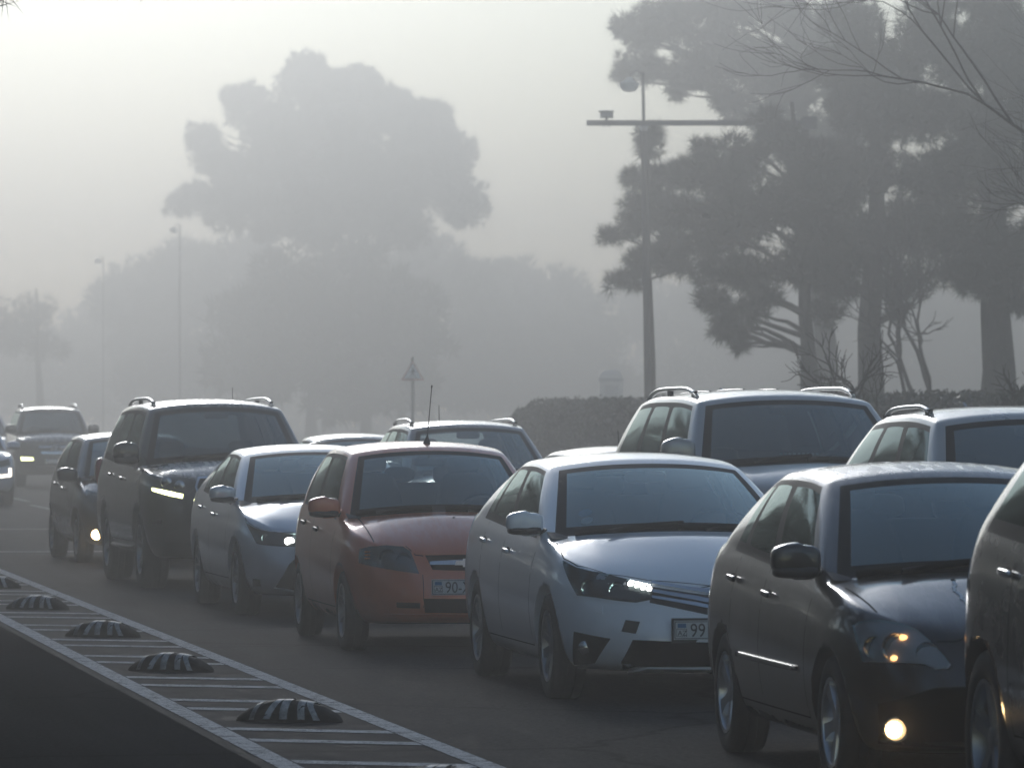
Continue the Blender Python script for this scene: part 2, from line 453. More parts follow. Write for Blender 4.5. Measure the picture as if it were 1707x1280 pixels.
def car_shell(c):
    quads, sharp = car_cage(c)
    verts = {}; vl = []; fs = []; mi = []
    def vid(p):
        k = (round(p.x, 3), round(p.y, 3), round(p.z, 3))
        if k not in verts: verts[k] = len(vl); vl.append((p.x, 0. if abs(p.y) < 6e-4 else p.y, p.z))
        return verts[k]
    for q, s in quads:
        for sg in (1, -1):
            ids = [vid(V3((p.x, p.y * sg, p.z))) for p in q]
            if sg < 0: ids = ids[::-1]
            u = list(dict.fromkeys(ids))
            if len(u) >= 3: fs.append(tuple(u)); mi.append(s)
    me = bpy.data.meshes.new('shell'); me.from_pydata(vl, [], fs)
    bm = bmesh.new(); bm.from_mesh(me)
    lay = bm.faces.layers.int.new('slot'); bm.faces.ensure_lookup_table()
    for f, s in zip(bm.faces, mi): f.material_index = s; f.smooth = True
    bmesh.ops.recalc_face_normals(bm, faces=bm.faces)
    # firmer folds where two panels meet at the shoulder line and the nose
    cl = bm.edges.layers.float.new('crease_edge')
    for e in bm.edges:
        ms = {f.material_index for f in e.link_faces}
        if len(e.link_faces) == 2 and e.calc_face_angle(0) > R(35): e[cl] = c.get('crease', .25)
        if SWIN in ms and len(ms) > 1: e[cl] = max(e[cl], .3)
        a_, b_ = [(round(v.co.x, 3), round(abs(v.co.y), 3), round(v.co.z, 3)) for v in e.verts]
        if (a_, b_) in sharp or (b_, a_) in sharp: e[cl] = .7
    bm.to_mesh(me); bm.free()
    dummy = mat('underbody black')
    for k in range(14): me.materials.append(dummy)
    o = bpy.data.objects.new('shell', me); COL.objects.link(o)
    # wheel arch cutter
    mb = MB(); ra = c['ra']
    for xw in (0, -c['wb']):
        for sg in (-1, 1):
            y0, y1 = sg * (c['W'] - .30), sg * (c['W'] + .25); n = 48; rv = []; 
            za = c['rw'] + c.get('dza', 0)
            for y in (y0, y1): rv += [(xw + ra * math.cos(2 * PI * k / n), y, za + ra * math.sin(2 * PI * k / n)) for k in range(n)]
            ff = [(k, (k + 1) % n, n + (k + 1) % n, n + k) for k in range(n)] + [tuple(range(n)), tuple(range(n, 2 * n))]
            mb.add(rv, ff)
    cut = mb.build('cutter', dummy)
    bm = bmesh.new(); bm.from_mesh(cut.data); bmesh.ops.recalc_face_normals(bm, faces=bm.faces)
    for f in bm.faces: f.material_index = ARCH
    bm.to_mesh(cut.data); bm.free(); cut.data.materials.clear()
    for k in range(14): cut.data.materials.append(dummy)
    s = o.modifiers.new('s', 'SUBSURF'); s.levels = s.render_levels = c.get('sub', 2); s.boundary_smooth = 'ALL'
    b = o.modifiers.new('b', 'BOOLEAN'); b.object = cut; b.operation = 'DIFFERENCE'; b.solver = 'EXACT'
    dg = bpy.context.evaluated_depsgraph_get(); dg.update()
    em = bpy.data.meshes.new_from_object(o.evaluated_get(dg), preserve_all_data_layers=False, depsgraph=dg)
    bpy.data.objects.remove(o); bpy.data.objects.remove(cut)
    return em

def patch_mesh(bvh, pts, d, off=.004, skirt=.012, step=.035, inset=True):
    """conform a closed outline of 3D points to the body seen along direction d; returns verts, faces"""
    d = V3(d).normalized(); zx = V3((0, 0, 1)); ux = zx.cross(d).normalized()
    if abs(d.z) > .9: ux = V3((0, 1, 0))
    vx = d.cross(ux).normalized()
    pol = [(p.dot(ux), p.dot(vx)) for p in pts]
    # densify outline
    dn = []
    for i, a in enumerate(pol):
        b = pol[(i + 1) % len(pol)]; L = math.dist(a, b); k = max(1, int(L / step))
        dn += [(lerp(a[0], b[0], t / k), lerp(a[1], b[1], t / k)) for t in range(k)]
    n = len(dn)
    x0, x1 = min(p[0] for p in dn), max(p[0] for p in dn); y0, y1 = min(p[1] for p in dn), max(p[1] for p in dn)
    def inside(x, y):
        r = False
        for i in range(n):
            a, b = dn[i], dn[i - 1]
            if (a[1] > y) != (b[1] > y) and x < (b[0] - a[0]) * (y - a[1]) / (b[1] - a[1]) + a[0]: r = not r
        return r
    inner = []
    gx = x0 + step / 2
    while gx < x1:
        gy = y0 + step / 2
        while gy < y1:
            if inside(gx, gy) and min((gx - a[0]) ** 2 + (gy - a[1]) ** 2 for a in dn) > (step * .45) ** 2: inner.append((gx, gy))
            gy += step
        gx += step
    co, ed, fa, _, _, _ = delaunay_2d_cdt([Vector(p) for p in dn + inner], [(i, (i + 1) % n) for i in range(n)], [], 1, 1e-5)
    vs = []; last = None
    far = 4.0
    for p in co:
        base = ux * p[0] + vx * p[1] - d * far
        h = bvh.ray_cast(base, d, far * 2 + 3)
        if h[0] is None:
            near = bvh.find_nearest(ux * p[0] + vx * p[1] + d * (pts[0].dot(d)))
            pos, nor = near[0], near[1]
        else: pos, nor = h[0], h[1]
        if nor.dot(d) > 0: nor = -nor
        vs.append((pos, nor))
    out = [p + nn * off for p, nn in vs]
    fs = [tuple(f) for f in fa]
    # orient and skirt
    if fs:
        f = fs[0]; nn = (out[f[1]] - out[f[0]]).cross(out[f[2]] - out[f[0]])
        if nn.dot(d) > 0: fs = [f[::-1] for f in fs]
    cnt = {}
    for f in fs:
        for i in range(len(f)):
            e = (f[i], f[(i + 1) % len(f)]); k = tuple(sorted(e)); cnt.setdefault(k, []).append(e)
    low = {}
    for k, es in cnt.items():
        if len(es) == 1:
            a, b = es[0]
            for q in (a, b):
                if q not in low: low[q] = len(out); out.append(vs[q][0] - vs[q][1] * skirt)
            fs.append((b, a, low[a], low[b]))
    return out, fs

class CarKit:
    """a car in the scene: its empty, its shell bvh and helpers to put parts on it"""
    def __init__(k, c, name, label, cat, pos, yaw, paintm, group, wglass=None, sglass=None, detail=True, roofm=None):
        k.c = c; k.pos = V3((pos[0], pos[1], 0)); k.yaw = yaw
        k.e = empty(name, (pos[0], pos[1], 0), yaw - PI / 2, label, cat, group)
        k.M = Matrix.Translation(k.pos) @ Matrix.Rotation(yaw - PI / 2, 4, 'Z'); k.Mi = k.M.inverted()
        k.camL = k.Mi @ V3((0, 0, CAMH))
        em = car_shell(c)
        k.bvh = BVHTree.FromPolygons([v.co.copy() for v in em.vertices], [tuple(p.vertices) for p in em.polygons])
        k.paint = paintm
        wg = wglass or CLEAR; sg = sglass or SIDEC
        ms = [paintm] * 14
        if roofm: ms[ROOF] = roofm
        ms[WSH] = wg; ms[SWIN] = sg; ms[RWIN] = c.get('rglass') or wg; ms[QWIN] = sg; ms[BTRIM] = RUBT; ms[ARCH] = UNDER
        # split into parts
        co = np.empty(len(em.vertices) * 3); em.vertices.foreach_get('co', co); co = co.reshape(-1, 3)
        no = np.empty(len(em.vertices) * 3); em.vertex_normals.foreach_get('vector', no); no = no.reshape(-1, 3)
        groups = {}
        for p in em.polygons: groups.setdefault(p.material_index, []).append(tuple(p.vertices))
        inn_v, inn_f = [], []
        for s, fl in groups.items():
            # loose parts
            par = {}
            def find(a):
                while par[a] != a: par[a] = par[par[a]]; a = par[a]
                return a
            for f in fl:
                for v in f: par.setdefault(v, v)
                r0 = find(f[0])
                for v in f[1:]: par[find(v)] = r0
            comp = {}
            for f in fl: comp.setdefault(find(f[0]), []).append(f)
            if s in (BODY, ARCH, BTRIM, NOSE, TAIL): comp = {0: fl}
            for _, cf in comp.items():
                ids = sorted({v for f in cf for v in f}); mp = {v: i for i, v in enumerate(ids)}
                nrm = no[ids]
                o = make(SLOTN[s], co[ids], [tuple(mp[v] for v in f) for f in cf], ms[s], k.e, True, None if s == ARCH else [tuple(x) for x in nrm])
                if s in (DOORF, DOORR): k.__dict__.setdefault('doors', []).append(o)
            if s in (BODY, ROOF, DOORF, DOORR, BTRIM):
                inn_f += fl
        # cabin lining, a skin inside the body
        if detail and inn_f:
            zmin = c['sh'][0][1] * .6
            keep = [f for f in inn_f if all(co[v][2] > .55 and co[v][0] < c['xA'] + .25 and co[v][0] > c['xC'] - .3 for v in f)]
            ids = sorted({v for f in keep for v in f}); mp = {v: i for i, v in enumerate(ids)}
            make('cabin_lining', co[ids] - no[ids] * .018, [tuple(mp[v] for v in f)[::-1] for f in keep], TRIMI, k.e)
        bpy.data.meshes.remove(em)
    # --- hits
    def px(k, x, y):
        """the point of this car's skin that stands where the photograph shows pixel x, y"""
        d = (k.Mi.to_3x3() @ V3(((x - HORX) / FOC, 1, (HORY - y) / FOC))).normalized()
        h = k.bvh.ray_cast(k.camL, d, 400)
        if h[0] is None:
            # beside the body: nearest skin point to the ray
            best = None
            for s in np.linspace(k.camL.length - 3, k.camL.length + 5, 40):
                n = k.bvh.find_nearest(k.camL + d * float(s))
                if best is None or n[3] < best[1]: best = (n[0], n[3])
            return best[0]
        return h[0]
    def pxs(k, pts): return [k.px(*p) for p in pts]
    def hit(k, o, d):
        h = k.bvh.ray_cast(V3(o), V3(d).normalized(), 20)
        return (h[0], h[1]) if h[0] is not None else (None, None)
    def side(k, x, z, sg=-1):
        return k.hit((x, sg * 3, z), (0, -sg, 0))
    def front(k, y, z): return k.hit((5, y, z), (-1, 0, 0))
    def top(k, x, y): return k.hit((x, y, 5), (0, 0, -1))
    def patch(k, name, pts, m, ang=0, off=.004, both=True, parent=None, step=.035, skirt=.012, center=False, dirv=None):
        """pts on the right-hand (y<0) side; ang: direction of view, 0 = from the front, 90 = from the right side"""
        if center: pts = pts + [V3((p.x, -p.y, p.z)) for p in reversed(pts)]; both = False
        d = dirv or (-math.cos(R(ang)), math.sin(R(ang)), 0)
        v, f = patch_mesh(k.bvh, pts, d, off, skirt, step)
        o = make(name, v, f, m, parent or k.e, True); autosmooth(o, 50); res = [o]
        if both:
            o2 = make(name, [(p[0], -p[1], p[2]) for p in v], [q[::-1] for q in f], m, parent or k.e, True); autosmooth(o2, 50); res.append(o2)
        return res
    def seam(k, pts, w=.008, name='panel_gap', m=None, both=True, off=.0012, dirv=None):
        """thin dark shut line along points on the skin"""
        for sg in ((1, -1) if both else (1,)):
            v, f = [], []
            dense = []
            for a, b in zip(pts[:-1], pts[1:]):
                n = max(1, int((b - a).length / .05)); dense += [a.lerp(b, i / n) for i in range(n)]
            dense.append(pts[-1])
            prev = None
            for i, p in enumerate(dense):
                h = k.bvh.find_nearest(p); q, nn = h[0], h[1]
                t = (dense[min(i + 1, len(dense) - 1)] - dense[max(i - 1, 0)]).normalized(); b_ = t.cross(nn).normalized()
                c0 = q + nn * off
                v += [c0 - b_ * w / 2, c0 + b_ * w / 2]
            if sg < 0: v = [V3((p.x, -p.y, p.z)) for p in v]
            f = [(2 * i, 2 * i + 1, 2 * i + 3, 2 * i + 2) for i in range(len(dense) - 1)]
            make(name, v, f, m or UNDER, k.e, False)
    def disc(k, name, p, r, m, nrm=None, parent=None, depth=.012, both=True, proud=.004, n=24, dome=0., stretch=1.0):
        """a round lamp or sensor set on the skin at p"""
        res = []
        nn = V3(nrm).normalized() if nrm else V3((1, 0, 0))
        for sg in ((1, -1) if both else (1,)):
            q = V3((p.x, p.y * sg, p.z)); w_ = V3((nn.x, nn.y * sg, nn.z))
            rot = w_.to_track_quat('Z', 'Y').to_matrix()
            prof = [(r, -depth), (r, proud)] + [(r * math.cos(a), proud + dome * r * math.sin(a)) for a in [R(25), R(50), R(75)]] + [(.0001, proud + dome * r)]
            mb = MB().lathe(prof, n)
            mb.v = [tuple(q + rot @ V3((a[0] * stretch, a[1], a[2]))) for a in mb.v]
            res.append(autosmooth(mb.build(name, m, parent or k.e), 45))
        return res

def wheel_mesh(rw, wd, style):
    n = 40; rr = rw * (.66 if style != 'suv' else .62)
    ty = MB(); h = wd / 2
    prof = [(rr, -h * .85), (rr + .02, -h * .95), (rw * .86, -h), (rw * .965, -h * .9), (rw, -h * .68), (rw, -h * .3), (rw - .008, -h * .28), (rw - .008, -h * .2), (rw, -h * .18), (rw, h * .18), (rw - .008, h * .2), (rw - .008, h * .28), (rw, h * .3), (rw, h * .68), (rw * .965, h * .9), (rw * .86, h), (rr + .02, h * .95), (rr, h * .85)]
    ty.lathe(prof, n, 'y')
    ri = MB()
    ri.lathe([(rr + .006, h * .93), (rr - .012, h * .9), (rr - .02, h * .6), (rr - .03, -h * .7), (.05, -h * .7)], n, 'y')
    ri.lathe([(.001, h * .72), (.03, h * .74), (.055, h * .66), (.065, h * .3)], 20, 'y')
    ns = {'five': 5, 'ten': 10, 'suv': 6, 'cap': 7}[style]
    for i in range(ns):
        a = 2 * PI * i / ns; w0, w1 = (.032, .026) if ns > 6 else (.05, .036)
        d = V3((math.cos(a), 0, math.sin(a))); p = V3((-math.sin(a), 0, math.cos(a)))
        v = []
        for (r, hw, y) in ((.045, w1, h * .66), (rr * .55, w1, h * .74), (rr - .01, w0, h * .84)):
            v += [d * r - p * hw + V3((0, y - .03, 0)), d * r - p * hw * .8 + V3((0, y, 0)), d * r + p * hw * .8 + V3((0, y, 0)), d * r + p * hw + V3((0, y - .03, 0))]
        ri.add(v, [(0, 1, 5, 4), (1, 2, 6, 5), (2, 3, 7, 6), (4, 5, 9, 8), (5, 6, 10, 9), (6, 7, 11, 10)])
    di = MB().lathe([(.001, -h * .35), (rr * .78, -h * .35), (rr * .78, -h * .5)], 24, 'y')
    return ty, ri, di

def add_wheels(k, style='five', wd=.2, rimm=None, steer=0., inset=.025):
    c = k.c; ty, ri, di = wheel_mesh(c['rw'], wd, style)
    first = None
    for xw in (0, -c['wb']):
        for sg in (1, -1):
            w_ = empty('wheel', (xw, sg * (c['W'] - inset - wd / 2), c['rw'])); w_.parent = k.e
            w_.rotation_euler = (0, random.uniform(0, 6), (0 if sg > 0 else PI) + (steer if xw == 0 else 0))
            if first is None:
                a = autosmooth(ty.build('tyre', RUBBER, w_), 50); b = autosmooth(ri.build('rim', rimm or ALLOY, w_), 35); d = di.build('brake_disc', ALLOY, w_)
                first = (a, b, d)
            else:
                for o in first:
                    q = o.copy(); COL.objects.link(q); q.parent = w_

def add_mirrors(k, z=None, x=None, size=(.13, .23, .145), m=None, lower=BLACKP, out=.115):
    c = k.c; A = c['xA']
    zz = z or (pchip(c['sh'])(A) + .10); xx = x if x is not None else A - .10
    for sg in (-1, 1):
        h, _ = k.side(xx, zz - .05, sg)
        y = h.y if h is not None else sg * c['W'] * .9
        o = MB(); cy_ = y + sg * out
        def tp(p): return (p.x * (1 - .25 * max(0, p.y * sg / size[1] * 2)), p.y, p.z * (1 - .22 * max(0, p.y * sg * 2 / size[1])) + .012 * (-1 if p.y * sg < 0 else 0))
        o.superell((xx, cy_, zz), size, .55, .55, 24, 14, Matrix.Rotation(R(8 * -sg), 3, 'Z'), tp)
        mo = o.build('wing_mirror', m or k.paint, k.e)
        MB().superell((xx - size[0] * .34, cy_, zz), (.05, size[1] * .86, size[2] * .8), .4, .4, 16, 10).build('mirror_glass', REFL, mo)
        MB().tube([(xx + .01, y - sg * .05, zz - size[2] * .42), (xx, cy_ - sg * .02, zz - size[2] * .33)], [.035, .03], 8, True, .6).build('mirror_foot', lower, mo)
        MB().superell((xx + .005, cy_, zz - size[2] * .33), (size[0] * .93, size[1] * .93, size[2] * .4), .6, .6, 20, 10).build('mirror_base', lower, mo)

def add_handles(k, xs, dz=.13, m=None):
    zsh = pchip(k.c['sh'])
    for x in xs:
        for sg in (-1, 1):
            z = zsh(x) - dz; h, n = k.side(x, z, sg)
            if h is None: continue
            d = [o for o in getattr(k, 'doors', [])]
            par = k.e
            best = 9
            for o in d:
                cx = sum(v.co.x for v in o.data.vertices) / len(o.data.vertices); cyy = o.data.vertices[0].co.y
                if cyy * sg > 0 and abs(cx - x) < best: best = abs(cx - x); par = o
            rot = Matrix.Rotation(R(3), 3, 'Y')
            MB().superell((x, h.y + sg * .022, z), (.20, .024, .03), .5, .6, 16, 8, rot).build('door_handle', m or k.paint, par)
            MB().superell((x - .02, h.y + sg * .001, z - .006), (.10, .004, .06), .6, .6, 14, 8).build('handle_cup', RUBT, par)

def add_cabin(k, wheel_side=1, seats=True, rear=True):
    c = k.c; A = c['xA']; zb = pchip(c['sh'])(A - .6); zr = pchip(c['roof'])(c['xAt'] - .4)
    W = c['W']; fl = .42
    # floor and parcel shelf
    MB().box(((A + c['xC']) / 2, 0, fl), (A - c['xC'], W * 1.7, .04)).build('cabin_floor', TRIMI, k.e, False)
    d = MB(); n = 10; prof = [(A + c['bA'] * .75, zb - .02), (A + c['bA'] * .3, zb + .015), (A - .12, zb + .02), (A - .3, zb - .04), (A - .36, zb - .2), (A - .3, fl)]
    v = []; f = []
    for (x, z) in prof:
        for i in range(n + 1):
            y = lerp(-1, 1, i / n); v.append((x - .12 * y * y * (1 if x > A - .2 else .3), y * (W - .12), z + (.03 * math.exp(-((y - .45 * wheel_side) / .25) ** 2) if A - .35 < x < A else 0)))
    for j in range(len(prof) - 1):
        for i in range(n): f.append((j * (n + 1) + i, j * (n + 1) + i + 1, (j + 1) * (n + 1) + i + 1, (j + 1) * (n + 1) + i))
    d.add(v, f).build('dashboard', TRIMI, k.e)
    if not seats: return
    sx = A - 1.02
    for sg in (-1, 1):
        y = sg * .36
        sb = MB(); tilt = Matrix.Rotation(R(-20), 3, 'Y')
        hgt = min(.62, zr - .25 - (fl + .16))
        sb.superell((sx - .10, y, fl + .18 + hgt / 2), (.15, .50, hgt + .12), .45, .45, 20, 14, tilt, lambda p: (p.x, p.y * (1 - .16 * max(0, p.z / hgt * 2)), p.z))
        sb.superell((sx + .2, y, fl + .12), (.52, .50, .18), .5, .5)
        s_ = sb.build('front_seat', SEATF, k.e)
        MB().superell((sx - .30, y, fl + .18 + hgt + .13), (.11, .27, .19), .6, .6, 18, 12, tilt).tube([(sx - .25, y - .06, fl + .12 + hgt), (sx - .29, y - .06, fl + .24 + hgt)], .008, 6).tube([(sx - .25, y + .06, fl + .12 + hgt), (sx - .29, y + .06, fl + .24 + hgt)], .008, 6).build('headrest', SEATF, s_)
    if rear:
        rx = sx - .95
        rb = MB(); tilt = Matrix.Rotation(R(-22), 3, 'Y'); hgt = .52
        rb.superell((rx - .05, 0, fl + .2 + hgt / 2), (.15, 1.24, hgt + .1), .35, .3, 24, 12, tilt).superell((rx + .25, 0, fl + .14), (.52, 1.25, .18), .4, .35)
        r_ = rb.build('rear_seat', SEATF, k.e)
        for y in (-.38, 0, .38):
            MB().superell((rx - .21, y, fl + .18 + hgt + .12), (.10, .24, .15 if y else .12), .65, .65, 16, 10, tilt).tube([(rx - .17, y, fl + .1 + hgt), (rx - .2, y, fl + .22 + hgt)], .02, 6).build('headrest', SEATF, r_)
        zc = pchip(c['sh'])(c['xC'])
    # steering wheel
    ctr = V3((A - .40, .37 * wheel_side, zb - .03)); rot = Matrix.Rotation(R(-25), 3, 'Y')
    st = MB(); pts = [ctr + rot @ V3((0, .185 * math.cos(a), .185 * math.sin(a))) for a in [2 * PI * i / 24 for i in range(25)]]
    st.tube(pts, .014, 8, False); st.superell(ctr, (.06, .15, .12), .7, .7, 14, 8, rot)
    for a in (R(0), R(180), R(270)): st.tube([ctr, ctr + rot @ V3((0, .185 * math.cos(a), .185 * math.sin(a)))], .013, 6)
    st.build('steering_wheel', TRIMI, k.e)
    # rear-view mirror
    h = k.hit((c['xAt'] + .10, 0, 3), (0, 0, -1))[0]
    if h is not None:
        m_ = MB().superell((c['xAt'] + .02, .0, h.z - .115), (.05, .26, .075), .5, .5).tube([(c['xAt'] + .03, 0, h.z - .1), (c['xAt'] + .1, 0, h.z - .02)], .012, 6)
        m_.build('rear_view_mirror', TRIMI, k.e)

def add_wipers(k, ys=((-.62, .02), (-.02, .6)), dx=.10):
    c = k.c
    for (a, b) in ys:
        pts = []
        for i in range(9):
            t = i / 8; y = lerp(a, b, t)
            x = c['xA'] + c['bA'] * (1 - (y / c['W']) ** 2) - dx * (.25 + .45 * (t if b > 0 else 1 - t) )
            h, n = k.top(x, y)
            if h is not None: pts.append(h + n * .018)
        if len(pts) > 3:
            mb = MB().tube(pts, .013, 6, True, 1.6)
            q = pts[2 if a < -.3 else -3]; h, n = k.top(c['xA'] + c['bA'] * .9, q.y)
            mb.tube([pts[4], V3((pts[4].x + .07, pts[4].y - .15, pts[4].z - .02))], .011, 6)
            mb.build('wiper', RUBT, k.e)

def text_mesh(body, size, m, name, parent, M):
    cu = bpy.data.curves.new('t', 'FONT'); cu.body = body; cu.size = size; cu.extrude = .0006; cu.align_x = 'LEFT'; cu.resolution_u = 3
    o = bpy.data.objects.new('t', cu); COL.objects.link(o)
    dg = bpy.context.evaluated_depsgraph_get(); dg.update()
    me = bpy.data.meshes.new_from_object(o.evaluated_get(dg)); bpy.data.objects.remove(o)
    me.transform(M); me.materials.clear(); me.materials.append(m)
    q = bpy.data.objects.new(name, me); COL.objects.link(q); q.parent = parent; return q

def add_plate(k, z, text, dx=.012, holder=True):
    h, n = k.front(0, z)
    for yy in (-.26, .26):
        g, _ = k.front(yy, z)
        if g is not None and g.x + .0 > h.x: h = g
    x = h.x + dx
    # plate faces +x; text runs from the plate's right-hand end as read, which is -y
    root = MB().box((x, 0, z), (.006, .52, .112)).build('number_plate', PLATE, k.e, False)
    if holder: MB().box((x - .008, 0, z - .003), (.010, .545, .145)).build('plate_holder', BLACKP, k.e, False)
    fr = lambda a, b, c_, d_: MB().box((x + .0035, (a + b) / 2, z + (c_ + d_) / 2), (.002, b - a, d_ - c_))
    br = MB()
    for a, b, c_, d_ in ((-.257, .257, .047, .051), (-.257, .257, -.051, -.047), (-.257, -.252, -.0468, .0468), (.252, .257, -.0468, .0468)):
        br.box((x + .0035, (a + b) / 2, z + (c_ + d_) / 2), (.0015, b - a, d_ - c_))
    br.build('plate_border', INK, root, False)
    fr(-.238, -.188, .014, .038).build('plate_flag', BLUEF, root, False)
    M = Matrix.Translation((x + .0042, 0, z)) @ Matrix(((0, 0, 1, 0), (1, 0, 0, 0), (0, 1, 0, 0), (0, 0, 0, 1)))
    text_mesh('AZ', .042, INK, 'plate_letters', root, M @ Matrix.Translation((-.238, -.031, 0)))
    if text: text_mesh(text, .112, INK, 'plate_letters', root, M @ Matrix.Translation((-.165, -.040, 0)) @ Matrix.Diagonal((.84, 1.02, 1, 1)))
    bx = MB()
    for a, b, c_, d_ in ((-.245, -.183, -.038, -.0355), (-.245, -.183, .006, .0085), (-.245, -.2425, -.0355, .006), (-.1855, -.183, -.0355, .006)):
        bx.box((x + .0042, (a + b) / 2, z + (c_ + d_) / 2), (.001, b - a, d_ - c_))
    bx.build('plate_box', INK, root, False)

def add_rails(k, x0, x1, yin=.06, h=.055, m=None, r=.018, feet=(0, .5, 1)):
    c = k.c
    for sg in (-1, 1):
        pts = []
        def yat(x):
            s = (x - c['xAt']) / (c['xCt'] - c['xAt']); return sg * (lerp(c['WrA'], c['WrC'], s) + c.get('wrb', .02) * 4 * s * (1 - s) - yin)
        for i in range(21):
            t = i / 20; x = lerp(x0, x1, t); y = yat(x); g, n = k.top(x, y)
            e = min(t, 1 - t) / .3; lift = h * (1 - (1 - min(e, 1)) ** 3)
            pts.append(V3((x, y, g.z + lift + .004)))
        mb = MB().tube(pts, [r * (1 if .04 < i / 20 < .96 else .75) for i in range(21)], 10, True, .8)
        o = mb.build('roof_rail', m or SATIN, k.e)
        for ft in feet:
            x = lerp(x0, x1, .05 + .9 * ft); g, n = k.top(x, yat(x))
            MB().box((x, yat(x), g.z + h * .42), (.10, .03, h * .9)).build('rail_foot', BLACKP, o, False)

def fin(k, x, m=None):
    g, n = k.top(x, 0)
    v = []
    prof = [(.08, 0), (.02, .03), (-.05, .062), (-.07, .06), (-.09, 0)]
    mb = MB(); mb.prism([(a, b) for a, b in prof], -.012, .012, lambda u, q, h: (x + u, h * (1 - q * 6), g.z + q))
    mb.build('antenna_fin', m or k.paint, k.e, False)

def door_seams(k, zlow=.3):
    c = k.c; ss = [a for a, _ in c['scols']] + [1.0]; zsh = pchip(c['sh'])
    xs = lambda s: lerp(c['xA'], c['xC'], s)
    marks = []
    ds = c['doors']; prev = '-'
    for i, d in enumerate(ds + '-'):
        if d != prev: marks.append(ss[i])
        prev = d
    for s in marks:
        pts = []
        for i in range(10):
            z = lerp(zlow, zsh(xs(s)) - .02, i / 9); h, n = k.side(xs(s), z, -1)
            if h is not None and h.y < -c['W'] * .8: pts.append(h)
        if len(pts) > 2: k.seam(pts)
    pts = []
    for i in range(24):
        x = lerp(xs(marks[0]), xs(marks[-1]), i / 23)
        if (abs(x) < c['ra'] + .02 or abs(x + c['wb']) < c['ra'] + .02): continue
        h, n = k.side(x, zlow, -1)
        if h is not None: pts.append(h)
    if len(pts) > 2: k.seam(pts)

def place_by_wheel(c, px, py, yawdeg, inset=.03):
    """front axle position from the ground contact of the right front wheel's outer face"""
    X, Y = gpix(px, py); a = R(yawdeg); hw = c['W'] - inset
    return (X + hw * math.cos(a), Y + hw * math.sin(a)), a
# ------------------------------------------------------------------ ground
def strip(name, u0, u1, v0, v1, z, m, seg=1, kind='structure', parent=None):
    vs, fs = [], []
    for i in range(seg + 1):
        u = lerp(u0, u1, i / seg); vs += [(*ruv(u, v0), z), (*ruv(u, v1), z)]
    fs = [(2 * i, 2 * i + 1, 2 * i + 3, 2 * i + 2) for i in range(seg)]
    o = make(name, vs, fs, m, parent, False)
    if kind: o['kind'] = kind
    return o

def asphalt(name, c0, c1, rough, bs=.15, spec=.18, grit=(.11, .11, .108)):
    def build(t, b):
        v = objvec(t); big = noise(t, .55, 5, .6, v); fine = noise(t, 30, 6, .8, v); mid = noise(t, 6, 5, .6, v)
        c = N(t, 'ShaderNodeTexCoord'); m1 = N(t, 'ShaderNodeMapping'); m1.inputs['Rotation'].default_value = (0, 0, -TH)
        t.links.new(c.outputs['Object'], m1.inputs['Vector']); m2 = N(t, 'ShaderNodeMapping'); m2.inputs['Scale'].default_value = (2.2, .09, 1); t.links.new(m1.outputs[0], m2.inputs['Vector'])
        trk = noise(t, 1.0, 5, .6, m2.outputs[0], .3)
        vor = N(t, 'ShaderNodeTexVoronoi', feature='DISTANCE_TO_EDGE'); vor.inputs['Scale'].default_value = .35
        wv = N(t, 'ShaderNodeMix', data_type='VECTOR'); wv.inputs[0].default_value = .35; t.links.new(v, wv.inputs[4]); t.links.new(noise(t, 1.3, 5, .7, v).outputs['Color'], wv.inputs[5]); t.links.new(wv.outputs[1], vor.inputs['Vector'])
        mm = mixc(t, ramp(t, big.outputs[0], .3, .72).outputs[0], c0, c1)
        mm = mixc(t, ramp(t, trk.outputs[0], .42, .62, (.65, .65, .65, 1), (0, 0, 0, 1)).outputs[0], mm, tuple(x * .45 for x in c0))
        mm = mixc(t, ramp(t, fine.outputs[0], .42, .75, (0, 0, 0, 1), (.75, .75, .75, 1)).outputs[0], mm, grit)
        mm = mixc(t, ramp(t, vor.outputs[0], .0, .012, (.8, .8, .8, 1), (0, 0, 0, 1)).outputs[0], mm, (.008, .008, .008))
        t.links.new(mm, b.inputs['Base Color'])
        rr = N(t, 'ShaderNodeMapRange'); rr.inputs[1].default_value = .3; rr.inputs[2].default_value = .7; rr.inputs[3].default_value = rough - .1; rr.inputs[4].default_value = rough + .15
        t.links.new(mid.outputs[0], rr.inputs[0]); t.links.new(rr.outputs[0], b.inputs['Roughness'])
        bump(t, b, fine.outputs[0], bs, .006)
    return mat(name, c0, rough, build=build, spec=spec)

def worn_paint(name, col, wear):
    def build(t, b):
        v = objvec(t); n = noise(t, 9, 6, .7, v); f = noise(t, 70, 3, .7, v)
        ad = N(t, 'ShaderNodeMath', operation='ADD'); t.links.new(n.outputs[0], ad.inputs[0]); t.links.new(f.outputs[0], ad.inputs[1])
        rp = ramp(t, ad.outputs[0], wear, wear + .22)
        t.links.new(mixc(t, rp.outputs[0], (.07, .07, .07), col), b.inputs['Base Color'])
        bump(t, b, f.outputs[0], .4, .004)
    return mat(name, col, .85, build=build, spec=.01)

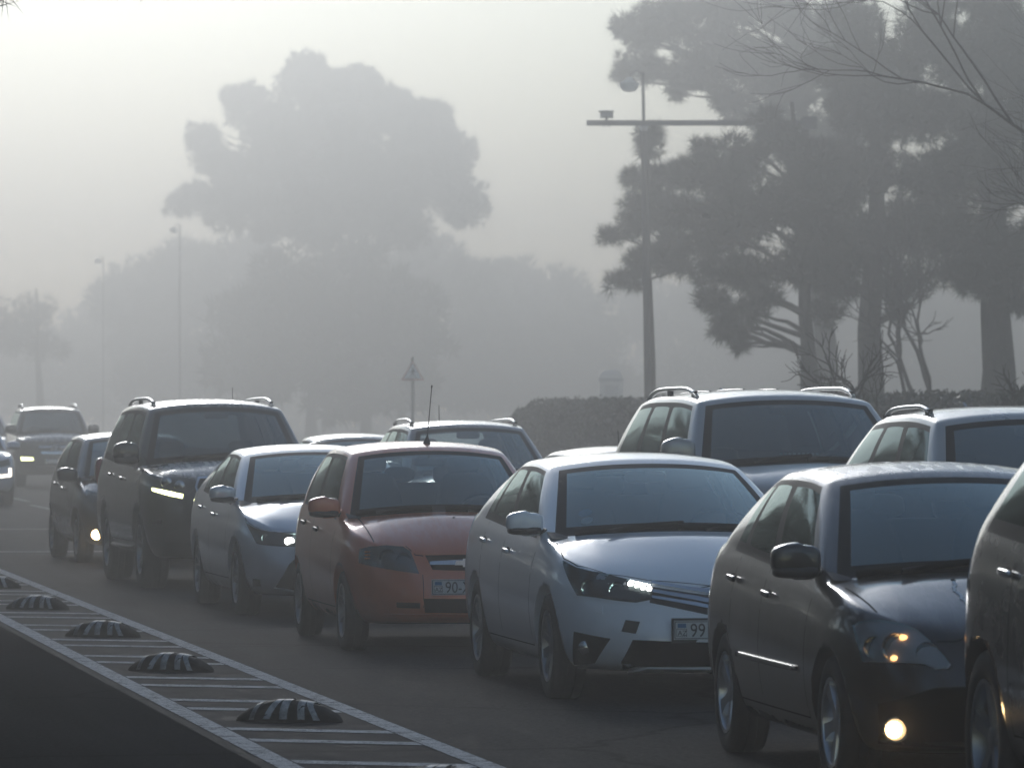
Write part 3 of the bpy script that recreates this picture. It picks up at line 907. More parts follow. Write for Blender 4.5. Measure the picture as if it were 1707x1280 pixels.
def grassy(t, b):
    v = objvec(t); n = noise(t, .8, 6, .65, v)
    t.links.new(ramp(t, n.outputs[0], .3, .7, (.03, .035, .018, 1), (.07, .06, .04, 1)).outputs[0], b.inputs['Base Color'])
EARTH = mat('winter verge', (.05, .05, .03), .95, build=grassy)
o = make('ground', [(-320, -50, -.03), (320, -50, -.03), (320, 840, -.03), (-320, 840, -.03)], [(0, 1, 2, 3)], EARTH, None, False); o['kind'] = 'structure'
ASPH = asphalt('worn asphalt', (.022, .0235, .026), (.038, .0395, .042), .8, .2, .006, (.11, .11, .107))
ASPD = asphalt('smooth dark asphalt', (.016, .017, .019), (.024, .025, .027), .9, .3, .0, (.06, .06, .06))
strip('road', -40, 700, 3.1, 13.2, 0, ASPH, 40)
strip('side_lane', -40, 700, -2.0, 3.1, 0, ASPD, 40)
LINE = worn_paint('worn white road paint', (.58, .58, .57), .85)
LINE2 = worn_paint('fresher white road paint', (.42, .42, .40), .75)
strip('edge_line', 5, 75, 4.13, 4.25, .004, LINE, 30)
strip('edge_line', 5, 75, 3.17, 3.29, .004, LINE, 30)
# hatch bars between the two edge lines, skewed
HB = R(-19)
def hatch(Y, wd=.21):
    X0, _ = road(3.30, Y); X1, _ = road(4.12, Y)
    q = []
    for v in (3.30, 4.12):
        for s in (-1, 1):
            # walk along the skewed bar until the lateral offset is v
            cx, cyy = road(3.71, Y); d = (math.cos(HB), math.sin(HB)); nrm = (-math.sin(HB), math.cos(HB))
            bx, by = cx + nrm[0] * s * wd / 2, cyy + nrm[1] * s * wd / 2
            lat = lambda x, y: x * math.cos(TH) + y * math.sin(TH)
            k_ = (v - lat(bx, by)) / lat(*d); q.append((bx + d[0] * k_, by + d[1] * k_, .004))
    o = make('hatch_bar', [q[0], q[2], q[3], q[1]], [(0, 1, 2, 3)], LINE, None, False); o['kind'] = 'structure'
DOMES = [28.35, 33.9, 39.2, 44.7, 50.2]
YY = 22.9
for base in [22.9] + DOMES + [55.6, 61]:
    for d in (1.05, 1.95, 3.62, 4.58): hatch(base + d)
for base in (22.9 - 5.4,):
    for d in (3.62, 4.58): hatch(base + d)
# lane dashes between the queues and the cross lines beyond the small hatchback
for u in range(20, 320, 12): strip('lane_dash', u, u + 4.5, 7.78, 7.90, .004, LINE2, 4)
strip('lane_dash', 100.3, 110, 8.05, 8.17, .008, LINE2, 4)
for Y, wd in ((63.2, .35), (75.6, .35)):
    x0, _ = road(4.3, Y); x1, _ = road(12.9, Y)
    o = make('stop_line', [(x0, Y, .004), (x1, Y + 1.2, .004), (x1, Y + 1.2 + wd, .004), (x0, Y + wd, .004)], [(0, 1, 2, 3)], LINE2, None, False); o['kind'] = 'structure'
# kerb and pavement on the far side
KERB = mat('kerb concrete', (.26, .25, .24), .85)
PAVE = mat('pavement slabs', (.2, .195, .185), .85)
vs = []
def curb(name, v0, v1, h):
    a = [ruv(-40, v0), ruv(-40, v1), ruv(700, v1), ruv(700, v0)]
    o = make(name, [(x, y, -.02) for x, y in a] + [(x, y, h) for x, y in a], [(4, 5, 6, 7), (0, 1, 5, 4), (1, 2, 6, 5), (2, 3, 7, 6), (3, 0, 4, 7)], KERB if h > .13 else PAVE, None, False); o['kind'] = 'structure'
curb('kerb', 13.2, 13.4, .14); curb('pavement', 13.4, 17.6, .125)

# rubber lane separators
def sep_mesh():
    L, H_, Wd = .62, .122, .22; nu, nv = 28, 12; v, f = [], []
    for i in range(nu + 1):
        x = lerp(-1, 1, i / nu); hh = H_ * (1 - abs(x) ** 2.3) ** .75; ww = Wd / 2 * (1 - abs(x) ** 4) ** .5
        for j in range(nv + 1):
            a = PI * j / nv
            v.append((x * L / 2, -ww * math.copysign(abs(math.cos(a)) ** .8, math.cos(a)), hh * math.sin(a) ** .7 + .0))
    for i in range(nu):
        for j in range(nv): f.append((i * (nv + 1) + j, (i + 1) * (nv + 1) + j, (i + 1) * (nv + 1) + j + 1, i * (nv + 1) + j + 1))
    rr_ = random.Random(4)
    v = [(x + rr_.uniform(-1, 1) * .004, y + rr_.uniform(-1, 1) * .004, max(z + rr_.uniform(-1.2, .6) * .006 * (z > .02), 0)) for x, y, z in v]
    return v, f, nu, nv
def dirty_white(t, b):
    n = noise(t, 16, 5, .7, objvec(t)); t.links.new(ramp(t, n.outputs[0], .35, .65, (.10, .10, .10, 1), (.6, .6, .59, 1)).outputs[0], b.inputs['Base Color'])
BAND = mat('scuffed white band', (.4, .4, .4), .6, build=dirty_white)
def sep_rub(t, b):
    n = noise(t, 20, 5, .7, objvec(t)); t.links.new(ramp(t, n.outputs[0], .4, .8, (.006, .006, .006, 1), (.02, .02, .02, 1)).outputs[0], b.inputs['Base Color']); bump(t, b, n.outputs[0], .5, .01)
SEPR = mat('separator rubber', (.012, .012, .012), .75, build=sep_rub, spec=.2)
sv, sf, nu, nv = sep_mesh()
def surf(x, a, lift=.003):
    L, H_, Wd = .62, .122, .22
    hh = H_ * max(1 - abs(x) ** 2.3, 0) ** .75; ww = Wd / 2 * max(1 - abs(x) ** 4, 0) ** .5
    p = V3((x * L / 2, -ww * math.copysign(abs(math.cos(a)) ** .8, math.cos(a)), hh * max(math.sin(a), 0) ** .7))
    n = V3((x * .6, -math.cos(a) * .8, math.sin(a) + .1)).normalized(); return p + n * lift
bands = []
for (x0, lean, w_) in ((-.62, .06, .10), (-.34, .10, .13), (-.02, .02, .15), (.33, -.02, .13), (.62, -.10, .12)):
    v, f = [], []
    for j in range(13):
        a = PI * lerp(.02, .98, j / 12); m_ = x0 + lean * math.sin(a) * 2
        v += [surf(m_ - w_ / 2, a), surf(m_, a), surf(m_ + w_ / 2, a)]
    for j in range(12): f += [(3 * j, 3 * j + 1, 3 * j + 4, 3 * j + 3), (3 * j + 1, 3 * j + 2, 3 * j + 5, 3 * j + 4)]
    bands.append((v, f))
proto = None
for i, Y in enumerate([23.0] + DOMES):
    x, y = road(3.70, Y)
    e = empty('lane_separator', (x + [0, .02, -.03, .03, -.01, 0][i], y, 0), HB + R([0, 4, -3, 2, -5, 3][i]), 'black rubber hump with worn white bands between the two edge lines', 'lane separator', 'rubber humps along the separator strip')
    if proto is None:
        proto = [make('rubber_hump', sv, sf, SEPR, e)] + [make('band', v, f, BAND, e) for v, f in bands]
    else:
        for o in proto:
            q = o.copy(); COL.objects.link(q); q.parent = e
# ------------------------------------------------------------------ vegetation
def at(px, py, Y):
    return V3(((px - HORX) / FOC * Y, Y, CAMH + (HORY - py) / FOC * Y))

def soup(name, verts, m, parent=None, k=3):
    """verts: (n, k, 3) array of loose faces"""
    n = len(verts); me = bpy.data.meshes.new(name)
    me.vertices.add(n * k); me.vertices.foreach_set('co', verts.reshape(-1).astype(np.float32))
    me.loops.add(n * k); me.loops.foreach_set('vertex_index', np.arange(n * k, dtype=np.int32))
    me.polygons.add(n); me.polygons.foreach_set('loop_start', np.arange(0, n * k, k, dtype=np.int32))
    me.update(calc_edges=True); me.materials.append(m)
    o = bpy.data.objects.new(name, me); COL.objects.link(o)
    if parent: o.parent = parent
    return o

def needle_mat(name, c0, c1):
    def build(t, b):
        n = noise(t, .9, 4, .6, objvec(t)); t.links.new(ramp(t, n.outputs[0], .3, .7, (*c0, 1), (*c1, 1)).outputs[0], b.inputs['Base Color'])
    return mat(name, c0, .7, build=build, spec=.3)
def bark_build(t, b):
    v = objvec(t, (6, 6, 1.3)); n = noise(t, 3, 6, .7, v, .4)
    t.links.new(ramp(t, n.outputs[0], .3, .75, (.022, .018, .015, 1), (.085, .07, .058, 1)).outputs[0], b.inputs['Base Color']); bump(t, b, n.outputs[0], .8, .03)
BARK = mat('pine bark', (.05, .04, .035), .9, build=bark_build)
NEED = needle_mat('pine needles', (.020, .030, .016), (.038, .050, .026))
TWIG = mat('bare twig bark', (.045, .037, .032), .9, build=bark_build)

def tufts(rs, cen, rad, dens, L, wdt, nn):
    """needle tufts through a clump; returns (n,3,3)"""
    n = max(6, int(dens * rad * rad))
    d = rs.normal(size=(n, 3)); d /= np.linalg.norm(d, axis=1)[:, None]
    r = rad * rs.random(n) ** .45; stretch = np.array([1, 1, .78])
    pos = np.array(cen) + d * r[:, None] * stretch
    out = d * .8 + np.array([0, 0, .35]); 
    nd = out[:, None, :] * .75 + rs.normal(size=(n, nn, 3)) * .55
    nd /= np.linalg.norm(nd, axis=2)[:, :, None]
    sidev = np.cross(nd, rs.normal(size=(n, nn, 3))); sidev /= np.linalg.norm(sidev, axis=2)[:, :, None] + 1e-9
    ln = L * rs.uniform(.7, 1.15, size=(n, nn, 1)); p0 = pos[:, None, :] + nd * .01
    tri = np.stack([p0 - sidev * wdt / 2, p0 + sidev * wdt / 2, p0 + nd * ln], axis=2)
    return tri.reshape(-1, 3, 3), pos

def limb(mb, a, b, r0, r1, rnd, n=6, wob=.12, sides=6):
    a, b = V3(a), V3(b); L = (b - a).length; pts = []
    off = V3((rnd.uniform(-1, 1), rnd.uniform(-1, 1), rnd.uniform(-.3, 1))) * wob * L
    for i in range(n + 1):
        t = i / n; pts.append(a.lerp(b, t) + off * math.sin(PI * t) + V3((rnd.uniform(-1, 1), rnd.uniform(-1, 1), rnd.uniform(-1, 1))) * L * .02 * (0 < i < n))
    mb.tube(pts, [lerp(r0, r1, i / n) for i in range(n + 1)], sides, False); return pts

def pine(base, top, blobs, label, seed, r0=.25, dens=330, L=.30, wdt=.021, nn=13, group=None, needles=None, name='pine_tree', sub=3, jit=.55):
    """base, top: trunk ends; blobs: [(centre, radius)] of the main foliage masses, all in world metres"""
    rnd = random.Random(seed); rs = np.random.RandomState(seed)
    e = empty(name, base, 0, label, 'tree', group); B = V3(base)
    tr = MB(); T = V3(top) - B
    tp = [V3((0, 0, -.1))] + [T * (i / 9) + V3((rnd.uniform(-1, 1), rnd.uniform(-1, 1), 0)) * .006 * T.length * (i < 9) for i in range(1, 10)]
    tr.tube(tp, [r0 * 1.5] + [r0 * (1 - .82 * (i / 9)) * (1.12 if i == 1 else 1) for i in range(1, 10)], 12, True)
    tr.build('trunk', BARK, e)
    br = MB(); tris = []
    for c, r in blobs:
        c = V3(c) - B
        hz = max(.34, min(.95, (c.z - .35 * math.hypot(c.x, c.y)) / max(T.z, .1))); s = T * hz
        pts = limb(br, s, c, r0 * .42 * (1 - .6 * hz), .02 * r0 / .25, rnd)
        ns = max(1, int(sub * 2.2))
        for i in range(ns):
            q = V3([rnd.gauss(0, 1) for _ in range(3)]).normalized(); q.z *= .75
            cc = c + q * r * rnd.uniform(.25, .8) * (jit / .55)
            limb(br, pts[rnd.randint(3, 5)], cc, .035 * r0 / .25, .008, rnd, 4, .15, 4)
            t, pos = tufts(rs, cc, r * rnd.uniform(.38, .62), dens, L, wdt, nn); tris.append(t)
    br.build('branches', BARK, e)
    tri = np.concatenate(tris); soup('crown', tri, needles or NEED, e)
    return e

def pxblobs(L, Y, seed, depth=1.0, g=1.0):
    rnd = random.Random(seed); return [(at(x, y, Y + rnd.uniform(-1, 1) * r / FOC * Y * depth), g * r / FOC * Y) for x, y, r in L]

GP = 'pines beyond the hedge'
G0 = lambda px, Y: (at(px, HORY, Y).x, Y, 0)
pine(G0(1086, 128), at(1078, 215, 128), pxblobs([(1078, 240, 34), (1094, 300, 44), (1058, 372, 44), (1110, 420, 52), (1042, 472, 32), (1124, 350, 54), (1080, 430, 40), (1030, 395, 26), (1140, 290, 36), (1075, 345, 40), (1060, 300, 24), (1135, 450, 30)], 128, 1),
     'slender pine growing round the street lamp pole', 10, .155, group=GP)
pine(G0(1364, 118), at(1320, 170, 119), pxblobs([(1180, 300, 66), (1195, 400, 72), (1186, 462, 36), (1250, 345, 76), (1256, 446, 66), (1320, 330, 78), (1334, 440, 62), (1240, 262, 48), (1190, 500, 34), (1210, 530, 30), (1222, 556, 24), (1198, 548, 22), (1236, 576, 15), (1250, 520, 30), (1284, 496, 34), (1170, 245, 26), (1380, 520, 26), (1300, 240, 52), (1360, 262, 60), (1385, 360, 66), (1396, 450, 44), (1150, 350, 40), (1276, 196, 26), (1218, 350, 40)], 118, 1, 1, 1.08),
     'pine with low drooping boughs standing behind the camera mast', 11, .24, group=GP)
pine(G0(1445, 126), at(1470, 40, 127), pxblobs([(1410, 470, 46), (1466, 410, 72), (1506, 470, 46), (1400, 385, 60), (1520, 385, 70), (1450, 300, 84), (1385, 285, 62), (1500, 200, 78), (1410, 190, 64), (1480, 110, 72), (1500, 520, 20), (1430, 60, 60), (1540, 290, 60), (1360, 120, 54)], 126, 2, 1, 1.08),
     'pine with a thick flared trunk beside the camera mast', 12, .40, group=GP)
pine(G0(1668, 120), at(1650, -60, 121), pxblobs([(1640, 470, 48), (1700, 420, 74), (1604, 395, 66), (1680, 320, 92), (1570, 300, 70), (1620, 220, 84), (1705, 200, 92), (1552, 190, 64), (1600, 100, 84), (1690, 60, 84), (1540, 60, 70), (1620, -20, 90), (1590, 460, 40), (1690, 500, 36), (1700, 120, 60)], 120, 3, 1, 1.08),
     'pine with the broadest trunk behind the forked bare tree', 13, .48, group=GP)
pine(G0(1395, 168), at(1310, -120, 169), pxblobs([(1050, 60, 42), (1085, 112, 44), (1042, 118, 28), (1120, 50, 58), (1170, 105, 62), (1200, 20, 72), (1260, 100, 76), (1128, 145, 26), (1300, 30, 84), (1330, 140, 76), (1400, 70, 86), (1225, 180, 44), (1290, 222, 60), (1380, 220, 76), (1450, 150, 84), (1150, -10, 50)], 168, 4, 1, 1.08),
     'tall hazy pine reaching over the street lamp', 14, .43, dens=230, L=.34, wdt=.032, nn=11, group=GP)
FARN = needle_mat('far needles', (.022, .030, .018), (.036, .045, .026))
pine(G0(610, 345), at(590, 150, 346), pxblobs([(510, 140, 62), (560, 170, 78), (430, 200, 72), (405, 165, 40), (640, 180, 76), (700, 205, 56), (480, 260, 105), (600, 270, 115), (350, 275, 52), (312, 330, 40), (400, 320, 84), (520, 350, 88), (640, 340, 105), (720, 285, 86), (755, 330, 66), (455, 375, 45), (335, 235, 34), (735, 215, 34), (590, 130, 44)], 345, 5),
     'big rounded pine far off in the fog above the dark off-roader', 15, .3, dens=75, L=.6, wdt=.075, nn=10, group='far trees in the fog', needles=FARN, sub=4)
pine(G0(70, 340), at(60, 480, 340), pxblobs([(25, 560, 52), (80, 575, 36), (0, 540, 62), (-60, 540, 80), (55, 520, 44)], 340, 6),
     'low spreading pine far off beyond the chrome grille off-roader', 16, .34, dens=50, L=.6, wdt=.035, nn=10, group='far trees in the fog', needles=FARN)
far = [
       (300, 430, [(300, 500, 80), (330, 440, 70), (250, 470, 70), (410, 440, 70), (200, 500, 60), (380, 520, 90), (240, 550, 80), (330, 590, 90), (250, 640, 70), (340, 650, 70), (410, 600, 80)], 'low hazy tree behind the lamps in thick fog'),
       (520, 338, [(480, 490, 80), (590, 455, 80), (560, 510, 90), (430, 550, 80), (510, 590, 90), (440, 640, 70), (560, 640, 80), (620, 560, 80), (660, 500, 80), (700, 570, 80), (680, 640, 70), (380, 610, 70)], 'low hazy tree beneath the big rounded pine'),
       (720, 425, [(690, 450, 80), (760, 470, 90), (640, 550, 80), (720, 590, 90), (660, 640, 70), (760, 640, 80), (800, 560, 70)], 'low hazy tree behind the pedestrian sign'),
       (900, 440, [(850, 500, 80), (920, 520, 90), (980, 560, 80), (860, 590, 80), (930, 640, 80), (1010, 640, 70), (800, 640, 60)], 'low hazy tree behind the hedge end'),
       (1160, 480, [(1080, 520, 90), (1160, 520, 90), (1240, 560, 90), (1120, 620, 80), (1210, 640, 70), (1290, 640, 70)], 'low hazy tree seen past the camera mast'),
       (1420, 500, [(1340, 540, 90), (1420, 520, 90), (1490, 560, 90), (1380, 630, 80), (1470, 640, 70)], 'low hazy tree seen past the flared pine trunk'),
       (1600, 490, [(1560, 540, 90), (1640, 520, 90), (1700, 560, 90), (1580, 630, 80), (1670, 640, 70)], 'low hazy tree seen past the broadest pine trunk'),
       (90, 490, [(20, 580, 80), (110, 590, 80), (180, 570, 80), (60, 650, 70), (150, 650, 60)], 'low hazy tree beyond the chrome grille off-roader')]
for i, (bx, Y, bl, lab) in enumerate(far):
    tp = min(y - r * .3 for x, y, r in bl)
    pine(G0(bx, Y), at(bx, tp, Y), pxblobs(bl, Y, 20 + i), lab, 30 + i, .35, dens=16, L=1.0, wdt=.2, nn=9, group='far trees in the fog', needles=FARN, name='conifer_tree', sub=4)

# the wood that closes the view, far off
rs = np.random.RandomState(77); n = 26000
X_ = rs.uniform(-110, 110, n); Yw = rs.uniform(640, 690, n)
hw = 11 + 2.2 * np.sin(X_ * .21) + 1.6 * np.sin(X_ * .53 + 1) + 1.2 * np.sin(X_ * 1.3)
P = np.stack([X_, Yw, rs.random(n) ** .8 * hw], 1)
d1 = rs.normal(size=(n, 3)); d1 /= np.linalg.norm(d1, axis=1)[:, None]; d2 = np.cross(d1, rs.normal(size=(n, 3))); d2 /= np.linalg.norm(d2, axis=1)[:, None]
o = soup('far_wood', np.stack([P - d1 * .7, P + d2 * .4, P + d1 * .7, P - d2 * .4], 1), FARN, None, 4)
tag(o, 'faint mass of woodland closing the view in the fog', 'wood', None, 'stuff')

# trees along the near side of the road, out of the picture: one bough reaches in at the upper left corner
proto = pine((-9.2, 27, 0), (-8.6, 27, 11), [((-8.6, 27, 10.5), 1.6), ((-7.4, 26.2, 8.6), 1.7), ((-10.6, 27.6, 8.4), 1.8), ((-9, 25.6, 6.6), 1.7), ((-7.2, 28, 6.2), 1.6), ((-10.8, 26, 5.6), 1.7), ((-8.8, 28.8, 5), 1.5), ((-6.6, 26.6, 4.6), 1.3), ((-4.3, 25.4, 4.35), .7), ((-3.15, 25.2, 4.3), .36), ((-2.6, 25.0, 3.87), .24)],
     'near pine whose bough tip hangs in at the roadside', 41, .25, dens=330, L=.15, wdt=.008, nn=12, group='pines on the near roadside')
def clone(e, loc, rz, sc, label, group):
    r = e.copy(); COL.objects.link(r); r.location = loc; r.rotation_euler = (0, 0, rz); r.scale = (sc,) * 3
    tag(r, label, None, group)
    for ch in e.children:
        q = ch.copy(); COL.objects.link(q); q.parent = r
        q.matrix_parent_inverse = ch.matrix_parent_inverse.copy()
NEARS = [(-13, -16, 1.4), (-6, -26, 1.5), (3, -30, 1.5), (11, -26, 1.5), (19, -20, 1.4)]  # unseen pine copies, put in so the car panels reflect something dark
for i in range(30):
    Y_ = 4 + 6.5 * i + (i * 37 % 5) * .6; x_, y_ = road(-3.9 - (i % 2) * 3.2 - (i * 29 % 4) * .4, Y_); NEARS.append((x_, y_, 1.1 + (i * 17 % 5) * .08))
for i, (x, y, sc) in enumerate(NEARS):
    clone(proto, (x, y, 0), 1.9 + i * 1.3, sc, 'unseen roadside pine set along the near edge to darken the car reflections', 'pines on the near roadside')

# bare trees
def bare(base, first, label, seed, r0, levels=5, spread=.6, ratio=.74, up=.12, group=None, droop=0.):
    rnd = random.Random(seed); e = empty('bare_tree', base, 0, label, 'tree', group); B = V3(base)
    tk, bm_ = MB(), MB()
    def grow(p, d, L, r, lev):
        n = 5; pts = [p]; dd = d.copy()
        for i in range(n):
            dd = (dd + V3((rnd.gauss(0, 1), rnd.gauss(0, 1), rnd.gauss(0, 1))) * .13 + V3((0, 0, up * .25))).normalized(); pts.append(pts[-1] + dd * L / n)
        (tk if lev == 0 else bm_).tube(pts, [lerp(r, r * .62, i / n) for i in range(n + 1)], 8 if lev < 2 else 4 if lev < 4 else 3, False)
        if lev >= levels: return
        k_ = 2 if lev < 1 else 3
        for i in range(k_ + (lev > 1)):
            s = rnd.choice(pts[3:]) if i else pts[-1]
            ax = V3((rnd.gauss(0, 1), rnd.gauss(0, 1), rnd.gauss(0, .6))).normalized()
            nd = (dd + ax * spread * rnd.uniform(.6, 1.3)).normalized()
            grow(s, nd, L * ratio * rnd.uniform(.75, 1.15), r * .6, lev + 1)
    for (off, d, L) in first: grow(V3(off), V3(d).normalized(), L, r0, 0)
    tk.build('trunk', TWIG, e); bm_.build('branches', TWIG, e); return e
bare(G0(1610, 70), [((0, 0, -.05), (-.3, .1, 1), 1.2), ((.05, 0, -.05), (.4, -.1, 1), 1.1)], 'small forked bare tree at the hedge', 5, .10, 5, .8, .70, .1)
bare(G0(1790, 62), [((0, 0, -.05), (-.05, 0, 1), 2.3)], 'bare tree with long fine twigs reaching over the far lane', 8, .07, 6, .7, .80, .16)
bare(G0(2040, 62), [((0, 0, -.05), (-.12, 0, 1), 3.0)], 'leaning bare tree beyond the light roofed car', 9, .075, 6, .62, .80, .1)
bare(G0(1545, 118), [((0, 0, -.05), (.06, 0, 1), 2.2), ((.2, 0, -.05), (-.3, 0, 1), 2.4)], 'faint bare tree in the fog behind the hedge', 10, .1, 4, .6, .78, .1)

# hedge
def hedge_leaf(t, b):
    n = noise(t, 1.6, 4, .6, objvec(t)); t.links.new(ramp(t, n.outputs[0], .3, .75, (.018, .026, .014, 1), (.055, .066, .032, 1)).outputs[0], b.inputs['Base Color'])
HEDL = mat('hedge leaf', (.03, .04, .02), .5, build=hedge_leaf)
def hedge(u0, u1, v0, v1, H_, n, label, seed, lsz=1.0):
    rs = np.random.RandomState(seed)
    hx, hy = ruv(u0, v0)
    he = empty('hedge', (hx, hy, 0), 0, label, 'hedge')
    uu = rs.uniform(u0, u1, n); face = rs.random(n)
    top = lambda u: H_ + .05 * np.sin(u * .9) + .035 * np.sin(u * 2.7 + 1) - .5 * np.clip((u - u1 + 5) / 5, 0, 1) ** 2
    hh = top(uu)
    vv = np.where(face < .45, v0 + rs.normal(0, .035, n), np.where(face < .75, rs.uniform(v0, v1, n), v1 + rs.normal(0, .03, n)))
    zz = np.where((face >= .45) & (face < .75), hh + rs.normal(0, .03, n) + .05 * np.sin(uu * 9) * rs.random(n), rs.random(n) ** .8 * hh)
    P = np.stack([-uu * math.sin(TH) + vv * math.cos(TH) - hx, uu * math.cos(TH) + vv * math.sin(TH) - hy, zz], 1)
    d1 = rs.normal(size=(n, 3)); d1 /= np.linalg.norm(d1, axis=1)[:, None]; d2 = np.cross(d1, rs.normal(size=(n, 3))); d2 /= np.linalg.norm(d2, axis=1)[:, None]
    ls = rs.uniform(.035, .07, (n, 1)) * lsz
    quad = np.stack([P - d1 * ls, P + d2 * ls * .5, P + d1 * ls, P - d2 * ls * .5], 1)
    soup('leaves', quad, HEDL, he, 4)
    mb = MB(); seg = 48
    for i in range(seg):
        a, b = lerp(u0, u1, i / seg), lerp(u0, u1, (i + 1) / seg); ta, tb = float(top(np.array(a))) - .06, float(top(np.array(b))) - .06
        q = []
        for u, t_ in ((a, ta), (b, tb)):
            for v_, z in ((v0 + .06, -.02), (v0 + .06, t_ - .06), (v0 + .3, t_), (v1 - .06, t_), (v1 - .06, -.02)):
                x, y = ruv(u, v_); q.append((x - hx, y - hy, z))
        mb.add(q, [(j, j + 1, j + 6, j + 5) for j in range(4)])
    mb.build('branch_core', mat('hedge core', (.012, .014, .009), .95), he)
hedge(60, 126, 22.0, 23.6, 1.98, 60000, 'long clipped evergreen hedge behind the far lane', 5)
hedge(12, 190, -3.4, -2.2, 3.0, 30000, 'unseen tall evergreen hedge added on the near side to darken the car reflections', 6, 1.8)  # hedge out of view, added to keep bright fog out of the car sides

# ------------------------------------------------------------------ street furniture
POLE = mat('painted pole grey', (.07, .073, .075), .55, .3)
GREYM = mat('camera housing grey', (.30, .31, .32), .5)
# camera mast and arm
b0 = V3(G0(1342, 121)); e = empty('camera_mast', b0, 0, 'traffic camera mast with a long horizontal arm and a box camera', 'mast')
s90 = 121 / FOC; zarm = CAMH + (HORY - 206) * s90; xl = (988 - 1342) * s90
MB().tube([(0, 0, -.1), (0, 0, .4), (0, 0, zarm + .12)], [.135, .118, .105], 16).build('mast', POLE, e)
MB().lathe([(.2, -.05), (.2, .03), (.14, .05)], 16).build('base_flange', POLE, e)
ar = MB().box((xl / 2, -.16, zarm), (abs(xl) + .3, .14, .125)).build('arm', POLE, e, False)
MB().box((.1, -.16, zarm), (.34, .3, .3)).build('arm_bracket', POLE, e, False)
cx = (1011 - 1342) * s90
cb = MB().box((cx, -.2, zarm + .19), (.30, .42, .13)).build('camera', GREYM, e, False)
MB().box((cx - .01, -.22, zarm + .272), (.36, .52, .018)).build('sun_shield', mat('pale metal', (.6, .6, .6), .4, .4), cb, False)
MB().lathe([(.05, -.42), (.05, -.40), (.035, -.405), (.0001, -.405)], 16, 'y', (cx, 0, zarm + .19)).build('lens', GLOSSB, cb)
MB().tube([(cx, -.18, zarm + .05), (cx, -.18, zarm + .14)], .03, 8).build('camera_foot', POLE, cb)
for dx in (-.06, .06): MB().tube([(cx + dx, -.16, zarm - .1), (cx + dx, -.16, zarm - .05)], .018, 6).build('bolt', POLE, ar)
# street lamps
def frosted():
    m = bpy.data.materials.new('frosted globe'); m.use_nodes = True; t = m.node_tree
    b = t.nodes['Principled BSDF']; out = [n_ for n_ in t.nodes if n_.type == 'OUTPUT_MATERIAL'][0]
    b.inputs['Base Color'].default_value = (.75, .75, .73, 1); b.inputs['Roughness'].default_value = .3
    tr = N(t, 'ShaderNodeBsdfTranslucent'); tr.inputs[0].default_value = (.85, .85, .83, 1)
    mx = N(t, 'ShaderNodeMixShader'); mx.inputs[0].default_value = .75; t.links.new(b.outputs[0], mx.inputs[1]); t.links.new(tr.outputs[0], mx.inputs[2]); t.links.new(mx.outputs[0], out.inputs[0])
    return m
FROST = frosted()
def lamp(base, lab, h=8.5, lean=.0, th=1.0):
    e = empty('street_lamp', base, 0, lab, 'street lamp', 'street lamps along the pavement')
    L_ = lambda z: (-lean * z, 0, z)
    MB().tube([(0, 0, -.1), L_(.8), L_(h * .9)], [.10 * th, .088 * th, .075 * th], 12).build('pole', POLE, e)
    MB().tube([L_(h * .9), L_(h + .35)], [.045, .035], 10).build('upper_pole', POLE, e)
    MB().lathe([(.075, -.1), (.10, -.06), (.10, .04), (.06, .1)], 14, 'z', L_(h * .9)).build('collar', GREYM, e)
    MB().tube([L_(h + .3), (-lean * h - .15, 0, h + .42), (-lean * h - .34, 0, h + .30)], .022, 8).build('arm', POLE, e)
    g = MB().lathe([(.0001, .30), (.06, .29), (.10, .22), (.24, .14), (.25, .12), (.0001, .12)], 20, 'z', (-lean * h - .34, 0, h - .04)).build('lamp_shade', FROST, e)
    MB().lathe([(.235, .115), (.22, .02), (.15, -.06), (.0001, -.09)], 20, 'z', (-lean * h - .34, 0, h - .04)).build('lamp_globe', FROST, e)
lamp(G0(1082, 126), 'street lamp with a frosted globe in front of the hazy pine', 9.8, .015)
lamp(G0(300, 280), 'faint street lamp in the fog below the big rounded pine', 11.8, 0, .5)
lamp(G0(172, 330), 'faintest street lamp in the thick fog left of the big rounded pine', 11.6, 0, .5)
# pedestrian crossing sign
b0 = V3(G0(688, 140)); e = empty('crossing_sign', b0, 0, 'triangular pedestrian crossing warning sign on a grey post', 'sign')
MB().tube([(0, .05, -.1), (0, .05, 3.3)], .04, 10).build('post', mat('galvanised post', (.30, .31, .31), .5, .3), e)
zc = CAMH + (HORY - 634) * 140 / FOC
tri = lambda s: [(-s / 2, 0), (s / 2, 0), (0, s * .866)]
def rtri(s, dz): return [(x, z + dz) for x, z in tri(s)]
fr = lambda u, v, h: (u, h, zc + v)
sb = MB().prism(rtri(.64, 0), .0, .02, fr).build('sign_panel', mat('sign red border', (.28, .10, .09), .5), e, False)
MB().prism(rtri(.49, .05), -.004, .0, fr).build('white_field', mat('sign white', (.9, .9, .9), .45), sb, False)
ink = mat('sign black', (.03, .03, .03), .6); fig = MB()
fig.prism([(.035 * math.cos(a) * .7 + .005, .33 + .025 * math.sin(a)) for a in [2 * PI * i / 12 for i in range(12)]], -.009, -.0045, fr)
for poly in ([(-.02, .30), (.03, .30), (.02, .19), (-.02, .19)], [(-.02, .195), (.005, .195), (-.06, .085), (-.085, .085)], [(0, .195), (.022, .195), (.075, .085), (.05, .085)], [(-.015, .295), (-.005, .27), (-.07, .205), (-.082, .215)], [(.025, .295), (.015, .265), (.07, .215), (.08, .228)]):
    fig.prism(poly, -.009, -.0045, fr)
for i in range(3): fig.prism([(-.15 + i * .11, .065), (-.10 + i * .11, .065), (-.11 + i * .11, .08), (-.14 + i * .11, .08)], -.009, -.0045, fr)
fig.build('walking_figure', ink, sb, False)
